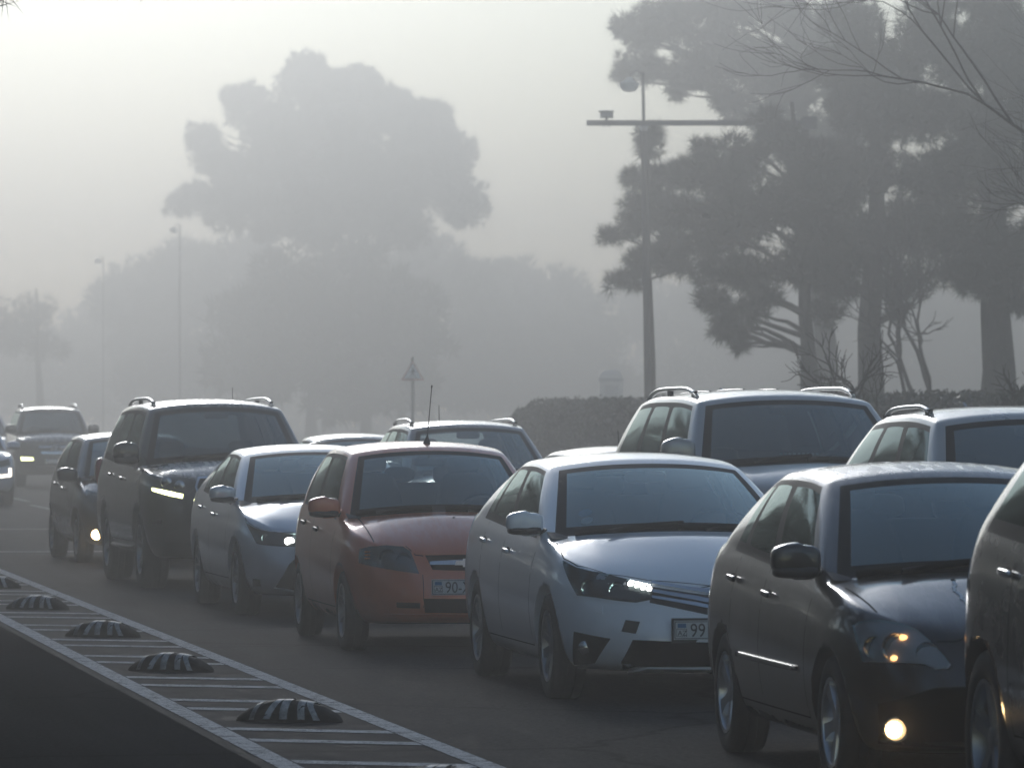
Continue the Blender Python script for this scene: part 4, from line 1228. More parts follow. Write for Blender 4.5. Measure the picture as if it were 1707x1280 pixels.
# pale booth behind the hedge
b0 = V3(G0(1019, 225)); e = empty('booth', b0, 0, 'pale round-topped booth standing in the fog behind the hedge', 'booth'); e.scale = (1.4,) * 3
bw = MB(); bw.lathe([(.36, -.05), (.36, 2.35), (.33, 2.5), (.22, 2.62), (.0001, 2.66)], 20).build('shell', mat('booth cream', (.5, .5, .48), .6), e)
MB().lathe([(.40, 2.28), (.40, 2.36), (.37, 2.38)], 20).build('rim', mat('booth trim', (.3, .3, .3), .6), e)
MB().box((0, -.355, 1.2), (.4, .03, 1.9)).build('door', mat('booth door', (.38, .38, .37), .6), e, False)
# ------------------------------------------------------------------ the cars
PROF = [(0, .86, -.10, -.05), (.07, .93, -.045, -.02), (.2, .972, -.012, .0), (.38, .995, 0, 0), (.55, 1.0, -.012, 0), (.74, .985, -.045, -.015), (.9, .955, -.085, -.035), (1.0, .905, -.15, -.07)]
SED = [(0, 'P'), (.035, 'W'), (.2, 'W'), (.40, 'B'), (.44, 'W'), (.60, 'W'), (.735, 'B'), (.755, 'Q'), (.85, 'P'), (.93, 'P')]
SEDD = 'ffffrrr---'
HAT = [(0, 'P'), (.04, 'W'), (.2, 'W'), (.44, 'B'), (.485, 'W'), (.62, 'W'), (.80, 'B'), (.83, 'P'), (.92, 'P')]
HATD = 'ffffrrr--'
SUV = [(0, 'P'), (.035, 'W'), (.18, 'W'), (.335, 'B'), (.365, 'W'), (.5, 'W'), (.63, 'B'), (.655, 'Q'), (.78, 'Q'), (.905, 'P'), (.96, 'P')]
SUVD = 'ffffrrr----'

WCOR = dict(xF=.93, xR=-3.69, wb=2.70, W=.8875, zb=.19, rw=.318, ra=.365, x0F=.02, x0R=-3.0, nF=2.3, mF=2.9, phc=52,
    sh=[(-3.69, 1.00), (-3.3, 1.06), (-2.6, 1.035), (-1.5, .985), (-.5, .945), (0, .885), (.45, .80), (.75, .70), (.93, .62)],
    prof=PROF, xA=-.50, xC=-3.12, bA=.36, cowlz=.05, hc=.035, bC=.22, deckz=.03,
    xAt=-1.36, xCt=-2.72, bT=.13, bR=.10, WrA=.60, WrC=.56, wrb=.02, roof=[(-3.0, 1.30), (-2.72, 1.355), (-2.2, 1.405), (-1.75, 1.41), (-1.36, 1.37), (-1.1, 1.3)],
    crown=.055, scols=SED, doors=SEDD, wbul=.03)
AVEO = dict(xF=.78, xR=-3.08, wb=2.48, W=.835, zb=.20, rw=.288, ra=.335, x0F=-.05, x0R=-2.55, nF=2.3, mF=3.0, phc=52,
    sh=[(-3.08, 1.0), (-2.9, 1.04), (-2.2, 1.02), (-1.2, .975), (-.42, .93), (0, .885), (.35, .81), (.6, .735), (.78, .665)],
    prof=[(0, .86, -.08, -.05), (.07, .93, -.03, -.02), (.2, .972, 0, .0), (.38, .995, 0, 0), (.55, 1.0, -.015, 0), (.74, .985, -.04, -.015), (.9, .96, -.07, -.03), (1.0, .915, -.12, -.06)],
    xA=-.42, xC=-2.83, bA=.33, cowlz=.06, hc=.045, bC=.1, deckz=.03,
    xAt=-1.10, xCt=-2.62, bT=.14, bR=.06, WrA=.575, WrC=.55, wrb=.025, roof=[(-2.8, 1.38), (-2.62, 1.405), (-2.1, 1.445), (-1.5, 1.45), (-1.10, 1.41), (-.9, 1.36)],
    crown=.055, scols=HAT, doors=HATD, wbul=.035)
COR2 = dict(WCOR, bulge=.022, xF=.92, zb=.18, rw=.315, ra=.36, nF=2.1, mF=2.7,
    sh=[(-3.69, .99), (-3.3, 1.05), (-2.6, 1.02), (-1.5, .965), (-.5, .925), (0, .875), (.45, .79), (.75, .68), (.93, .60)],
    roof=[(-3.0, 1.27), (-2.72, 1.33), (-2.2, 1.385), (-1.75, 1.39), (-1.36, 1.35), (-1.1, 1.28)])
E120 = dict(WCOR, xF=.84, xR=-3.52, wb=2.60, W=.852, zb=.19, rw=.305, ra=.35, x0F=-.02, x0R=-2.85, nF=2.5, mF=3.0,
    sh=[(-3.52, .98), (-3.1, 1.045), (-2.4, 1.02), (-1.4, .97), (-.5, .93), (0, .88), (.4, .81), (.65, .735), (.84, .655)],
    xA=-.48, xC=-2.98, bA=.33, xAt=-1.25, xCt=-2.62, WrA=.565, WrC=.54, wrb=.03,
    roof=[(-2.9, 1.31), (-2.62, 1.365), (-2.1, 1.415), (-1.65, 1.42), (-1.25, 1.38), (-1.0, 1.31)], crown=.055)
YAR = dict(AVEO, xF=.77, xR=-3.05, wb=2.46, W=.848, rw=.30, ra=.345,
    sh=[(-3.05, 1.02), (-2.9, 1.06), (-2.2, 1.03), (-1.2, .975), (-.35, .92), (0, .86), (.35, .78), (.6, .70), (.78, .63)], xA=-.32, bA=.38, xAt=-1.1)
PROFS = [(0, .88, -.14, -.06), (.06, .93, -.06, -.03), (.17, .975, -.01, 0), (.35, 1.0, 0, 0), (.55, 1.0, 0, 0), (.76, .99, -.02, -.01), (.91, .965, -.05, -.03), (1.0, .925, -.11, -.06)]
PRADO = dict(xF=.88, xR=-3.92, wb=2.79, W=.942, zb=.30, rw=.385, ra=.45, x0F=.1, x0R=-3.45, nF=3.0, mF=3.4, nR=3.2, mR=3.6, phc=52, taper=.012,
    sh=[(-3.92, 1.22), (-3.7, 1.27), (-2.8, 1.24), (-1.5, 1.20), (-.55, 1.185), (0, 1.165), (.45, 1.12), (.72, 1.05), (.88, .99)],
    prof=PROFS, xA=-.50, xC=-3.72, bA=.27, cowlz=.06, hc=.05, bC=.05, deckz=.02,
    xAt=-1.10, xCt=-3.55, bT=.10, bR=.04, WrA=.665, WrC=.655, wrb=.015, roof=[(-3.75, 1.72), (-3.55, 1.745), (-2.9, 1.79), (-1.8, 1.80), (-1.10, 1.755), (-.9, 1.70)],
    crown=.065, bulge=.028, scols=SUV, doors=SUVD, wbul=.02, sbul=.025)

ROW1 = 'cars queued in the lane beside the separator strip'
ROW2 = 'cars queued in the far lane'
random.seed(7)

# --- white saloon ----------------------------------------------------------
p, a = place_by_wheel(WCOR, 911, 1164, 9.3)
k = CarKit(WCOR, 'saloon_car', 'white saloon with a row of four lit daytime lights and a number plate starting 99', 'car', p, a, paint('white pearl paint', (.83, .845, .86), .0, .3, .16), ROW1)
add_wheels(k, 'ten', .205); add_mirrors(k); add_handles(k, (-1.42, -2.38)); add_cabin(k); add_wipers(k); door_seams(k)
o = k.patch('headlight', k.pxs([(939, 934), (962, 946), (1000, 956), (1045, 967), (1086, 976), (1087, 999), (1060, 1004), (1030, 1001), (990, 995), (962, 992), (949, 966)]), LAMPD, 28, .002)
for h, sg in zip(o, (1, -1)):
    for (x, y, r) in ((982, 979, .052), (1028, 983, .048)):
        q = k.px(x, y); q = V3((q.x + .002, q.y * sg, q.z)); k.disc('reflector', q, r, REFL, (.9, -.3 * sg, .1), h, .02, False, .003, dome=-.35)
    for (x, y) in ((1051, 973), (1062, 976), (1072, 979), (1082, 981)):
        q = k.px(x, y); q = V3((q.x, q.y * sg, q.z)); k.disc('daytime_light', q, .0165, LEDW, (.95, -.2 * sg, .1), h, .01, False, .012, 16)
    v = [vv.co.copy() for vv in h.data.vertices]
k.patch('lamp_lens', k.pxs([(941, 937), (962, 948), (1000, 958), (1045, 969), (1084, 978), (1085, 997), (1060, 1002), (1030, 999), (990, 993), (964, 990), (951, 966)]), LENS, 28, .020)
k.patch('grille', k.pxs([(1206, 996), (1150, 988), (1086, 978), (1083, 1004), (1140, 1016), (1206, 1030)]), BLACKP, 0, .003, center=True)
g = [o for o in k.e.children if o.name.startswith('grille')][-1]
for (pts) in ([(1206, 1004), (1160, 995), (1087, 984), (1087, 989), (1160, 1002), (1206, 1011)], [(1206, 1014), (1160, 1005), (1087, 994), (1087, 998), (1160, 1011), (1206, 1020)]):
    k.patch('grille_bar', k.pxs(pts), CHROME, 0, .016, center=True, parent=g)
k.patch('bonnet_chrome', k.pxs([(1206, 984), (1150, 979), (1086, 969), (1086, 974), (1150, 985), (1206, 993)]), CHROME, 0, .010, center=True)
o = k.patch('fog_lamp_recess', k.pxs([(957, 1052), (1018, 1064), (992, 1105), (957, 1107)]), BLACKP, 20, .003)
for h, sg in zip(o, (1, -1)):
    q = k.px(976, 1079); k.disc('fog_lamp', V3((q.x, q.y * sg, q.z)), .042, REFL, (.95, -.25 * sg, 0), h, .02, False, .008, dome=.3)
k.patch('air_intake', k.pxs([(1206, 1071), (1100, 1068), (1055, 1066), (1036, 1102), (1034, 1116), (1060, 1110), (1206, 1110)]), UNDER, 0, .003, center=True)
k.patch('bumper_lip', k.pxs([(1206, 1112), (1080, 1111), (1047, 1118), (1060, 1122), (1206, 1122)]), k.paint, 0, .014, center=True)
k.patch('tow_eye_cover', k.pxs([(1043, 1033), (1067, 1036), (1060, 1056), (1036, 1052)]), BLACKP, 10, .003, both=False)
k.patch('washer_flap', k.pxs([(991, 1008), (1005, 1010), (1005, 1023), (992, 1021)]), k.paint, 20, .006)
add_plate(k, .445, '99')
k.seam(k.pxs([(928, 905), (940, 931), (962, 943), (1012, 957), (1080, 967), (1206, 979)]), .007)
for (x, y, r) in ((975, 853, .042), (978, 866, .038)):
    q = k.px(x, y); k.disc('windscreen_sticker', q, r, BLUEF if y < 860 else PLATE, tuple(k.bvh.find_nearest(q)[1]), None, .008, False, -.004, 20)

# --- orange hatchback ----------------------------------------------------------
p, a = place_by_wheel(AVEO, 569, 1083, 9.6)
k = CarKit(AVEO, 'hatchback_car', 'copper orange hatchback with a whip aerial and unlit headlights', 'car', p, a, paint('copper orange paint', (.58, .135, .05), .2, .34, .3, .10), ROW1)
add_wheels(k, 'cap', .18); add_mirrors(k, size=(.14, .24, .15)); add_handles(k, (-1.28, -2.05), m=BLACKP); add_cabin(k); add_wipers(k, ((-.64, -.12), (-.02, .58))); door_seams(k)
C3 = lambda L: [(480 + x / 3.3675, 720 + y / 3.3675) for x, y in L]
o = k.patch('headlight', k.pxs(C3([(408, 655), (470, 643), (560, 640), (650, 648), (690, 672), (715, 735), (737, 795), (640, 782), (520, 762), (400, 735)])), LAMPG, 25, .003)
for h, sg in zip(o, (1, -1)):
    for (x, y, r, m) in ((560, 705, .062, REFL), (650, 720, .055, REFL)):
        q = k.px(*C3([(x, y)])[0]); k.disc('reflector', V3((q.x, q.y * sg, q.z)), r, m, (.9, -.3 * sg, .15), h, .02, False, .004, dome=-.3)
    for dy in (0, 18, 36):
        q = k.px(*C3([(455, 672 + dy)])[0]); MB().superell((q.x + .004, q.y * sg, q.z), (.02, .07, .012), .6, .6, 12, 6).build('indicator', AMBER, h)
k.patch('lamp_lens', k.pxs(C3([(412, 660), (470, 648), (560, 645), (648, 653), (686, 675), (710, 735), (730, 788), (640, 777), (520, 757), (406, 731)])), LENS, 25, .018)
k.patch('grille', k.pxs(C3([(1022, 688), (880, 690), (770, 692), (812, 772), (920, 776), (1022, 777)])), UNDER, 0, .002, center=True)
g = [o for o in k.e.children if o.name.startswith('grille')][-1]
b_ = k.patch('grille_bar', k.pxs(C3([(1022, 720), (900, 724), (795, 730), (797, 748), (900, 748), (1022, 747)])), CHROME, 0, .014, center=True, parent=g)[0]
q, n = k.front(0, k.px(783, 937.5).z)
mb = MB(); bow = [(-.085, -.016), (-.03, -.016), (-.025, -.03), (.035, -.03), (.03, -.016), (.085, -.016), (.075, .016), (.03, .016), (.035, .03), (-.025, .03), (-.03, .016), (-.075, .016)]
mb.prism(bow, .016, .03, lambda u, v, h: (q.x + h, u, q.z + v)); mb.build('badge', SATIN, k.e, False)
k.patch('lower_intake', k.pxs(C3([(1022, 935), (760, 935), (770, 1012), (1022, 1015)])), UNDER, 0, .002, center=True)
k.patch('bumper_slot', k.pxs(C3([(610, 955), (742, 958), (742, 990), (612, 984)])), UNDER, 10, .002)
k.patch('bumper_lip', k.pxs(C3([(1022, 1018), (760, 1020), (545, 1016), (545, 1032), (760, 1036), (1022, 1034)])), k.paint, 0, .012, center=True)
add_plate(k, k.px(783, 978).z, '90-X', holder=False)
k.seam(k.pxs(C3([(378, 445), (430, 530), (490, 635)]))); k.seam(k.pxs(C3([(660, 640), (715, 690), (760, 695)])))
k.seam(k.pxs(C3([(757, 800), (762, 880), (765, 1030)])), .005)
q, n = k.top(.12, 0); MB().lathe([(.011, -.002), (.011, .003), (.0001, .004)], 12, 'z', tuple(q)).build('washer_nozzle', BLACKP, k.e)
g, n = k.top(-1.18, 0)
MB().lathe([(.03, 0), (.024, .018), (.010, .05), (.004, .08), (.0035, .42), (.006, .425), (.006, .445), (.0001, .447)], 10).build('whip_aerial', BLACKP, k.e)
ae = k.e.children[-1]; ae = [o for o in k.e.children if o.name.startswith('whip_aerial')][-1]
ae.location = g - V3((0, 0, .004)); ae.rotation_euler = (R(-6), R(-6), 0)

# --- silver saloon with led light ----------------------------------------------------------
p, a = place_by_wheel(COR2, 392, 1024.5, 10.4)
k = CarKit(COR2, 'saloon_car', 'grey silver saloon with one bright white headlight, behind the orange hatchback', 'car', p, a, paint('silver blue paint', (.58, .61, .64), .4, .28, .25), ROW1)
add_wheels(k, 'ten', .205); add_mirrors(k); add_handles(k, (-1.42, -2.38)); add_cabin(k); add_wipers(k); door_seams(k)
C8 = lambda L: [(310 + x / 5.819, 820 + y / 5.819) for x, y in L]
o = k.patch('headlight', k.pxs(C8([(588, 288), (660, 342), (760, 382), (900, 402), (1082, 412), (1070, 528), (900, 525), (760, 515), (690, 500), (640, 400)])), LAMPD, 25, .002)
for h, sg in zip(o, (1, -1)):
    q = k.px(*C8([(1005, 478)])[0]); k.disc('led_lamp', V3((q.x, q.y * sg, q.z)), .033, LEDW, (.95, -.2 * sg, .1), h, .01, False, .012, stretch=1.3)
    q = k.px(*C8([(770, 445)])[0]); k.disc('reflector', V3((q.x, q.y * sg, q.z)), .035, REFL, (.9, -.35 * sg, .1), h, .01, False, .005, dome=-.3)
k.patch('lamp_lens', k.pxs(C8([(592, 294), (660, 348), (760, 388), (900, 408), (1076, 418), (1064, 522), (900, 519), (760, 509), (694, 494), (645, 400)])), LENS, 25, .018)
k.patch('headlight_chrome', k.pxs(C8([(585, 280), (655, 335), (755, 374), (890, 390), (890, 398), (755, 381), (655, 342), (583, 290)])), CHROME, 25, .012)
k.patch('air_intake', k.pxs(C8([(1560, 600), (1065, 640), (1000, 700), (870, 920), (1060, 950), (1560, 960)])), BLACKP, 0, .003, center=True)
k.patch('bumper_corner', k.pxs(C8([(680, 590), (900, 572), (640, 940), (625, 900), (640, 680)])), BLACKP, 20, .002) if False else None
k.patch('bumper_lip', k.pxs(C8([(1560, 955), (1060, 955), (860, 922), (858, 935), (1060, 975), (1560, 975)])), k.paint, 0, .014, center=True)
o = k.patch('fog_lamp_recess', k.pxs(C8([(650, 840), (720, 850), (730, 910), (650, 915)])), BLACKP, 20, .003)
k.seam(k.pxs(C8([(575, 250), (588, 284), (660, 338), (760, 376), (900, 396), (1200, 405)])))
add_plate(k, .42, '')

# --- dark off-roader ----------------------------------------------------------
p, a = place_by_wheel(PRADO, 232, 980, 11.2)
k = CarKit(PRADO, 'off_road_car', 'dark green black off-roader with roof rails and a slanting yellowish light strip', 'car', p, a, paint('dark green black paint', (.012, .017, .017), .3, .3, .2, .35), ROW1, wglass=DARKG, sglass=SIDEG)
add_wheels(k, 'suv', .265); add_mirrors(k, size=(.16, .26, .22), out=.14, z=1.33, m=GLOSSB); add_handles(k, (-1.32, -2.32), m=k.paint); add_cabin(k); add_wipers(k); door_seams(k, .45)
add_rails(k, -1.25, -3.45, .07, .05, SATIN, .02)
C2 = lambda L: [(160 + x / 3.658, 640 + y / 3.658) for x, y in L]
o = k.patch('headlight', k.pxs(C2([(335, 548), (480, 562), (606, 582), (600, 640), (540, 698), (440, 685), (348, 655)])), LAMPD, 20, .003)
for h, sg in zip(o, (1, -1)):
    pts = k.pxs(C2([(348, 634), (400, 645), (533, 674), (527, 697), (440, 680), (350, 652)]))
    v, f = patch_mesh(k.bvh, pts, (-math.cos(R(20)), math.sin(R(20)), 0), .016, .01)
    make('light_strip', [(q[0], q[1] * sg, q[2]) for q in v], f, LEDY, h)
    for (x, y) in ((430, 600), (510, 622)):
        q = k.px(*C2([(x, y)])[0]); k.disc('reflector', V3((q.x, q.y * sg, q.z)), .055, REFL, (.95, -.3 * sg, 0), h, .01, False, .004, dome=.3)
gf = k.patch('grille', k.pxs(C2([(860, 588), (720, 583), (628, 588), (610, 638), (655, 735), (860, 760)])), BLACKP, 0, .006, center=True)[0]
for pts in ([(860, 580), (720, 576), (620, 580), (603, 636), (616, 636), (632, 592), (720, 588), (860, 592)], [(603, 636), (645, 742), (860, 770), (860, 758), (657, 731), (616, 636)]):
    k.patch('grille_frame', k.pxs(C2(pts)), CHROME, 0, .03, center=True, parent=gf)
for x in (668, 700, 732, 764, 796):
    k.patch('grille_bar', k.pxs(C2([(x, 596), (x + 9, 597), (x + 9, 728), (x, 722)])), CHROME, 0, .022, parent=gf, step=.06)
o = k.patch('fog_lamp', k.pxs(C2([(350, 825), (405, 825), (405, 855), (352, 852)])), REFL, 20, .006)
k.patch('lower_guard', k.pxs(C2([(860, 860), (560, 860), (430, 905), (420, 960), (860, 975)])), BLACKP, 0, .006, center=True)
k.seam(k.pxs(C2([(295, 450), (335, 500), (398, 520)]))); k.seam(k.pxs(C2([(335, 542), (480, 556), (606, 576)])))
add_plate(k, .66, '')
# side step and spare light clusters at the tail
for sg in (-1, 1): MB().tube([(-.55, sg * .86, .40), (-.7, sg * .90, .385), (-2.1, sg * .90, .385), (-2.25, sg * .86, .40)], .05, 8, True, .4).build('side_step', RUBT, k.e)
for sg in (-1, 1): MB().superell((-3.74, sg * .86, 1.10), (.22, .13, .30), .7, .7).build('tail_light', REDL, k.e)
for sg in (-1, 1):
    MB().tube([(-.52, sg * .83, 1.22), (-.56, sg * .8, 1.3)], .012, 6)
g, n = k.top(-3.4, .5)
MB().tube([g - V3((0, 0, .01)), g + V3((-.18, .02, .2))], [.005, .003], 6).build('whip_aerial', BLACKP, k.e)

# --- small dark hatchback with fog lamp ----------------------------------------------------------
p, a = place_by_wheel(YAR, 127, 937, 11.8)
k = CarKit(YAR, 'hatchback_car', 'small black hatchback with a glowing amber fog lamp, behind the dark off-roader', 'car', p, a, paint('black paint', (.014, .014, .013), .25, .28, .3, .2), ROW1, sglass=SIDEG)
add_wheels(k, 'cap', .185); add_mirrors(k, size=(.14, .24, .16)); add_handles(k, (-1.2, -2.0)); add_cabin(k); add_wipers(k); door_seams(k)
C1 = lambda L: [(60 + x / 5.12, 700 + y / 5.12) for x, y in L]
k.patch('headlight', k.pxs(C1([(430, 595), (470, 610), (520, 622), (620, 650), (620, 740), (520, 725), (460, 700), (425, 650)])), LAMPG, 25, .004)
k.patch('lamp_lens', k.pxs(C1([(435, 602), (470, 616), (520, 628), (615, 655), (615, 734), (520, 719), (464, 694), (430, 650)])), LENS, 25, .016)
q = k.px(*C1([(515, 978)])[0]); k.disc('fog_lamp', q, .055, FOGL, (.95, -.2, 0), None, .02, True, .012, dome=.2)
k.patch('air_intake', [V3((.77, 0, .50)), V3((.7, -.42, .48)), V3((.7, -.46, .27)), V3((.77, 0, .25))], UNDER, 0, .004, center=True)
k.patch('grille', [V3((.77, 0, .66)), V3((.7, -.34, .64)), V3((.7, -.3, .58)), V3((.77, 0, .58))], UNDER, 0, .004, center=True)
add_plate(k, .54, '')
q, n = k.side(-.55, 1.12, -1)

# --- dark saloon with streaked roof ----------------------------------------------------------
X, Y = gpix(1208, 1253.5); a = R(8.2); p = (X + 2.6 * math.sin(a) + .822 * math.cos(a), Y - 2.6 * math.cos(a) + .822 * math.sin(a))
k = CarKit(E120, 'saloon_car', 'black saloon with whitish rain streaks on its roof and a round lit fog lamp', 'car', p, a, paint('black grey paint', (.016, .0165, .017), .35, .3, .25, .06), ROW1, roofm=paint('rain streaked black paint', (.016, .0165, .017), .35, .3, .25, .95))
add_wheels(k, 'five', .195, SATIN); add_mirrors(k, size=(.14, .235, .165)); add_handles(k, (-1.42, -2.36)); add_cabin(k); add_wipers(k); door_seams(k)
C5 = lambda L: [(1400 + x / 4.267, 980 + y / 4.267) for x, y in L]
hl = [(100, 268), (180, 236), (290, 235), (420, 260), (560, 312), (660, 392), (740, 480), (790, 545), (770, 575), (680, 578), (600, 540), (470, 532), (320, 528), (175, 525), (140, 400)]
cx = sum(x for x, y in hl) / len(hl); cyy = sum(y for x, y in hl) / len(hl)
k.patch('headlight_seal', k.pxs(C5([(cx + (x - cx) * 1.04, cyy + (y - cyy) * 1.05) for x, y in hl])), RUBT, 22, .001)
o = k.patch('headlight', k.pxs(C5(hl)), LAMPC, 22, .004)
for h, sg in zip(o, (1, -1)):
    for (x, y, r, m) in ((240, 420, .05, REFL), (400, 420, .065, REFL), (620, 460, .05, REFL)):
        q = k.px(*C5([(x, y)])[0]); k.disc('reflector', V3((q.x, q.y * sg, q.z)), r, m, (.92, -.3 * sg, .12), h, .02, False, .004, dome=-.3)
    for (x, y, r) in ((385, 497, .012), (450, 350, .013), (355, 370, .007)):
        q = k.px(*C5([(x, y)])[0]); k.disc('bulb', V3((q.x + .004, q.y * sg, q.z)), r, HEADW, (.95, -.25 * sg, 0), h, .01, False, .006, 14, .5, 1.4)
cx = sum(x for x, y in hl) / len(hl); cyy = sum(y for x, y in hl) / len(hl)
k.patch('lamp_lens', k.pxs(C5([(cx + (x - cx) * .97, cyy + (y - cyy) * .97) for x, y in hl])), LENS, 22, .02)
q = k.px(*C5([(392, 1002)])[0])
q = V3((q.x + .022, q.y, q.z)); fo = k.disc('fog_lamp_bezel', q, .056, REFL, (.97, -.15, 0), None, .05, True, .006, 28)
k.disc('fog_lamp', V3((q.x + .002, q.y - .004, q.z)), .047, FOGR, (.97, -.15, 0), None, .01, True, .014, 28, .1)
k.disc('fog_lamp_bulb', V3((q.x + .004, q.y - .012, q.z)), .034, FOGL, (.97, -.15, 0), None, .01, True, .018, 24, .12)
k.patch('lower_intake', [V3((.84, 0, .52)), V3((.8, -.50, .50)), V3((.7, -.72, .42)), V3((.7, -.70, .24)), V3((.84, 0, .22))], UNDER, 0, .002, center=True)
k.patch('grille', [V3((.84, 0, .68)), V3((.8, -.34, .66)), V3((.8, -.28, .56)), V3((.84, 0, .55))], UNDER, 0, .002, center=True)
k.seam(k.pxs(C5([(40, 0), (200, 110), (260, 170), (288, 232)]))); k.seam(k.pxs(C5([(690, 380), (820, 381), (850, 372), (890, 356), (1100, 352)])), .008)
pts = []
zz = pchip(E120['sh'])
for i in range(16):
    h, n = k.side(lerp(-.62, -2.15, i / 15), .52, -1); pts.append(h + V3((0, -.006, 0)))
for sg in (1, -1): MB().tube([V3((q.x, q.y * sg, q.z)) for q in pts], .008, 8, True, 1.8).build('side_moulding', k.paint, k.e)
q, n = k.top(.0, -.25); MB().lathe([(.012, -.002), (.012, .004), (.0001, .005)], 12, 'z', tuple(q)).build('washer_nozzle', BLACKP, k.e)
# dried trickle from the washer nozzle
pts = []; rnd = random.Random(3); yy = -.25
for i in range(26):
    x = lerp(.03, .46, i / 25); yy += rnd.uniform(-.012, .012) - .001; h, n = k.top(x, yy); pts.append(h)
k.seam(pts, .016, 'dried_trickle', mat('dried lime', (.9, .9, .88), .9, spec=.2), False, .003)
add_plate(k, .45, '')
# ------------------------------------------------------------------ far lane and distant cars
def place_by_v(c, v, Yfront, yawdeg=10.0):
    """v: road offset of the right-hand body side, Yfront: depth of the front axle"""
    a = R(yawdeg); x, y = road(v, Yfront); return (x + c['W'] * math.cos(a), y + c['W'] * math.sin(a)), a
LX = dict(PRADO, W=.985, xF=.88, xR=-4.1, wb=2.85, rw=.39, ra=.455, x0R=-3.6,
    sh=[(-4.1, 1.27), (-3.8, 1.33), (-2.8, 1.31), (-1.5, 1.28), (-.55, 1.26), (0, 1.24), (.45, 1.20), (.72, 1.14), (.88, 1.08)], xC=-3.85, xCt=-3.6, WrA=.70, WrC=.67,
    xAt=-1.15, roof=[(-3.85, 1.76), (-3.6, 1.79), (-2.9, 1.845), (-1.8, 1.85), (-1.15, 1.80), (-.9, 1.74)], crown=.06)
MIDS = dict(PRADO, W=.955, xF=.86, xR=-3.85, wb=2.83, rw=.37, ra=.42, x0R=-3.2, zb=.26, nR=2.6, mR=3.0,
    sh=[(-3.85, 1.16), (-3.6, 1.2), (-2.8, 1.17), (-1.5, 1.13), (-.55, 1.10), (0, 1.07), (.45, 1.0), (.72, .92), (.88, .85)], xA=-.5, xC=-3.55, bA=.33, xAt=-1.25, xCt=-3.15, bR=.08, WrA=.66, WrC=.60,
    roof=[(-3.4, 1.61), (-3.15, 1.645), (-2.6, 1.69), (-1.8, 1.705), (-1.25, 1.655), (-1.0, 1.59)], crown=.06, wrb=.03)
COMP = dict(MIDS, W=.905, xR=-3.55, wb=2.62, rw=.345, ra=.395, x0R=-3.0,
    sh=[(-3.55, 1.09), (-3.3, 1.13), (-2.5, 1.10), (-1.5, 1.06), (-.5, 1.02), (0, .99), (.45, .93), (.72, .85), (.86, .79)], xA=-.45, xC=-3.3, xAt=-1.15, xCt=-3.05, WrA=.615, WrC=.57,
    roof=[(-3.3, 1.52), (-3.05, 1.55), (-2.5, 1.585), (-1.7, 1.595), (-1.15, 1.55), (-.9, 1.48)], crown=.05)
GLS = dict(LX, W=.96, roof=[(-3.85, 1.80), (-3.6, 1.82), (-2.9, 1.85), (-1.8, 1.85), (-1.15, 1.80), (-.9, 1.74)],
    sh=[(-4.1, 1.25), (-3.8, 1.30), (-2.8, 1.27), (-1.5, 1.24), (-.55, 1.22), (0, 1.19), (.45, 1.14), (.72, 1.06), (.88, 1.0)])

def plain_front(k, zh, yo, yi, dz=.12, lampm=None, grz=(.12, .02), ang=25):
    """plain lamps, grille and intake for cars whose front is covered or far off"""
    xF = k.c['xF']
    o = k.patch('headlight', [V3((xF, -yi, zh - .02)), V3((xF - .3, -yo, zh + .06)), V3((xF - .3, -yo, zh - dz * .5)), V3((xF, -yi, zh - dz))], lampm or LAMPD, ang, .004)
    g = k.patch('grille', [V3((xF, 0, zh)), V3((xF, -yi + .06, zh)), V3((xF, -yi + .12, zh - .24)), V3((xF, 0, zh - .26))], BLACKP, 0, .005, center=True)[0]
    k.patch('air_intake', [V3((xF, 0, zh - .42)), V3((xF, -yi - .05, zh - .42)), V3((xF, -yi, zh - .56)), V3((xF, 0, zh - .58))], UNDER, 0, .004, center=True)
    add_plate(k, zh - .34, '')
    return o, g

# big pale off-roader
p, a = place_by_v(LX, 8.22, 39.3)
k = CarKit(LX, 'off_road_car', 'tall pearl grey off-roader with arched roof rails and a dotted card in its windscreen', 'car', p, a, paint('pearl grey paint', (.34, .335, .32), .4, .28, .15), ROW2, wglass=DARKG, sglass=SIDEG)
add_wheels(k, 'suv', .275); add_mirrors(k, size=(.17, .27, .22), out=.14, z=1.42); add_handles(k, (-1.36, -2.38)); add_cabin(k); add_wipers(k); door_seams(k, .5)
add_rails(k, -1.45, -3.6, .06, .05, SATIN, .022); fin(k, -3.45); plain_front(k, 1.04, .80, .50, .17)
for i in range(9):
    q = k.px(1302 + i * 7.6, 754); k.disc('card_dot', q - k.bvh.find_nearest(q)[1] * .012, .0125, PLATE, tuple(k.bvh.find_nearest(q)[1]), None, .004, False, .0, 12)
# ribs on the roof and the sunroof panel
for y in (-.42, -.14, .14, .42):
    pts = [k.top(lerp(-2.0, -3.4, i / 10), y)[0] for i in range(11)]
    MB().tube(pts, .012, 6, True, .8).build('roof_rib', k.paint, k.e)
# light roofed crossover
p, a = place_by_v(MIDS, 8.42, 32.75)
k = CarKit(MIDS, 'crossover_car', 'pale champagne crossover with flush roof rails behind the streaked black saloon', 'car', p, a, paint('champagne paint', (.30, .29, .265), .45, .27, .15), ROW2, wglass=DARKG, sglass=SIDEG)
add_wheels(k, 'ten', .25); add_mirrors(k, size=(.15, .25, .19), z=1.2); add_handles(k, (-1.4, -2.36)); add_cabin(k); add_wipers(k); door_seams(k, .42)
add_rails(k, -1.55, -3.05, .055, .04, SATIN, .018, (0, 1)); fin(k, -2.95); plain_front(k, .86, .76, .46)
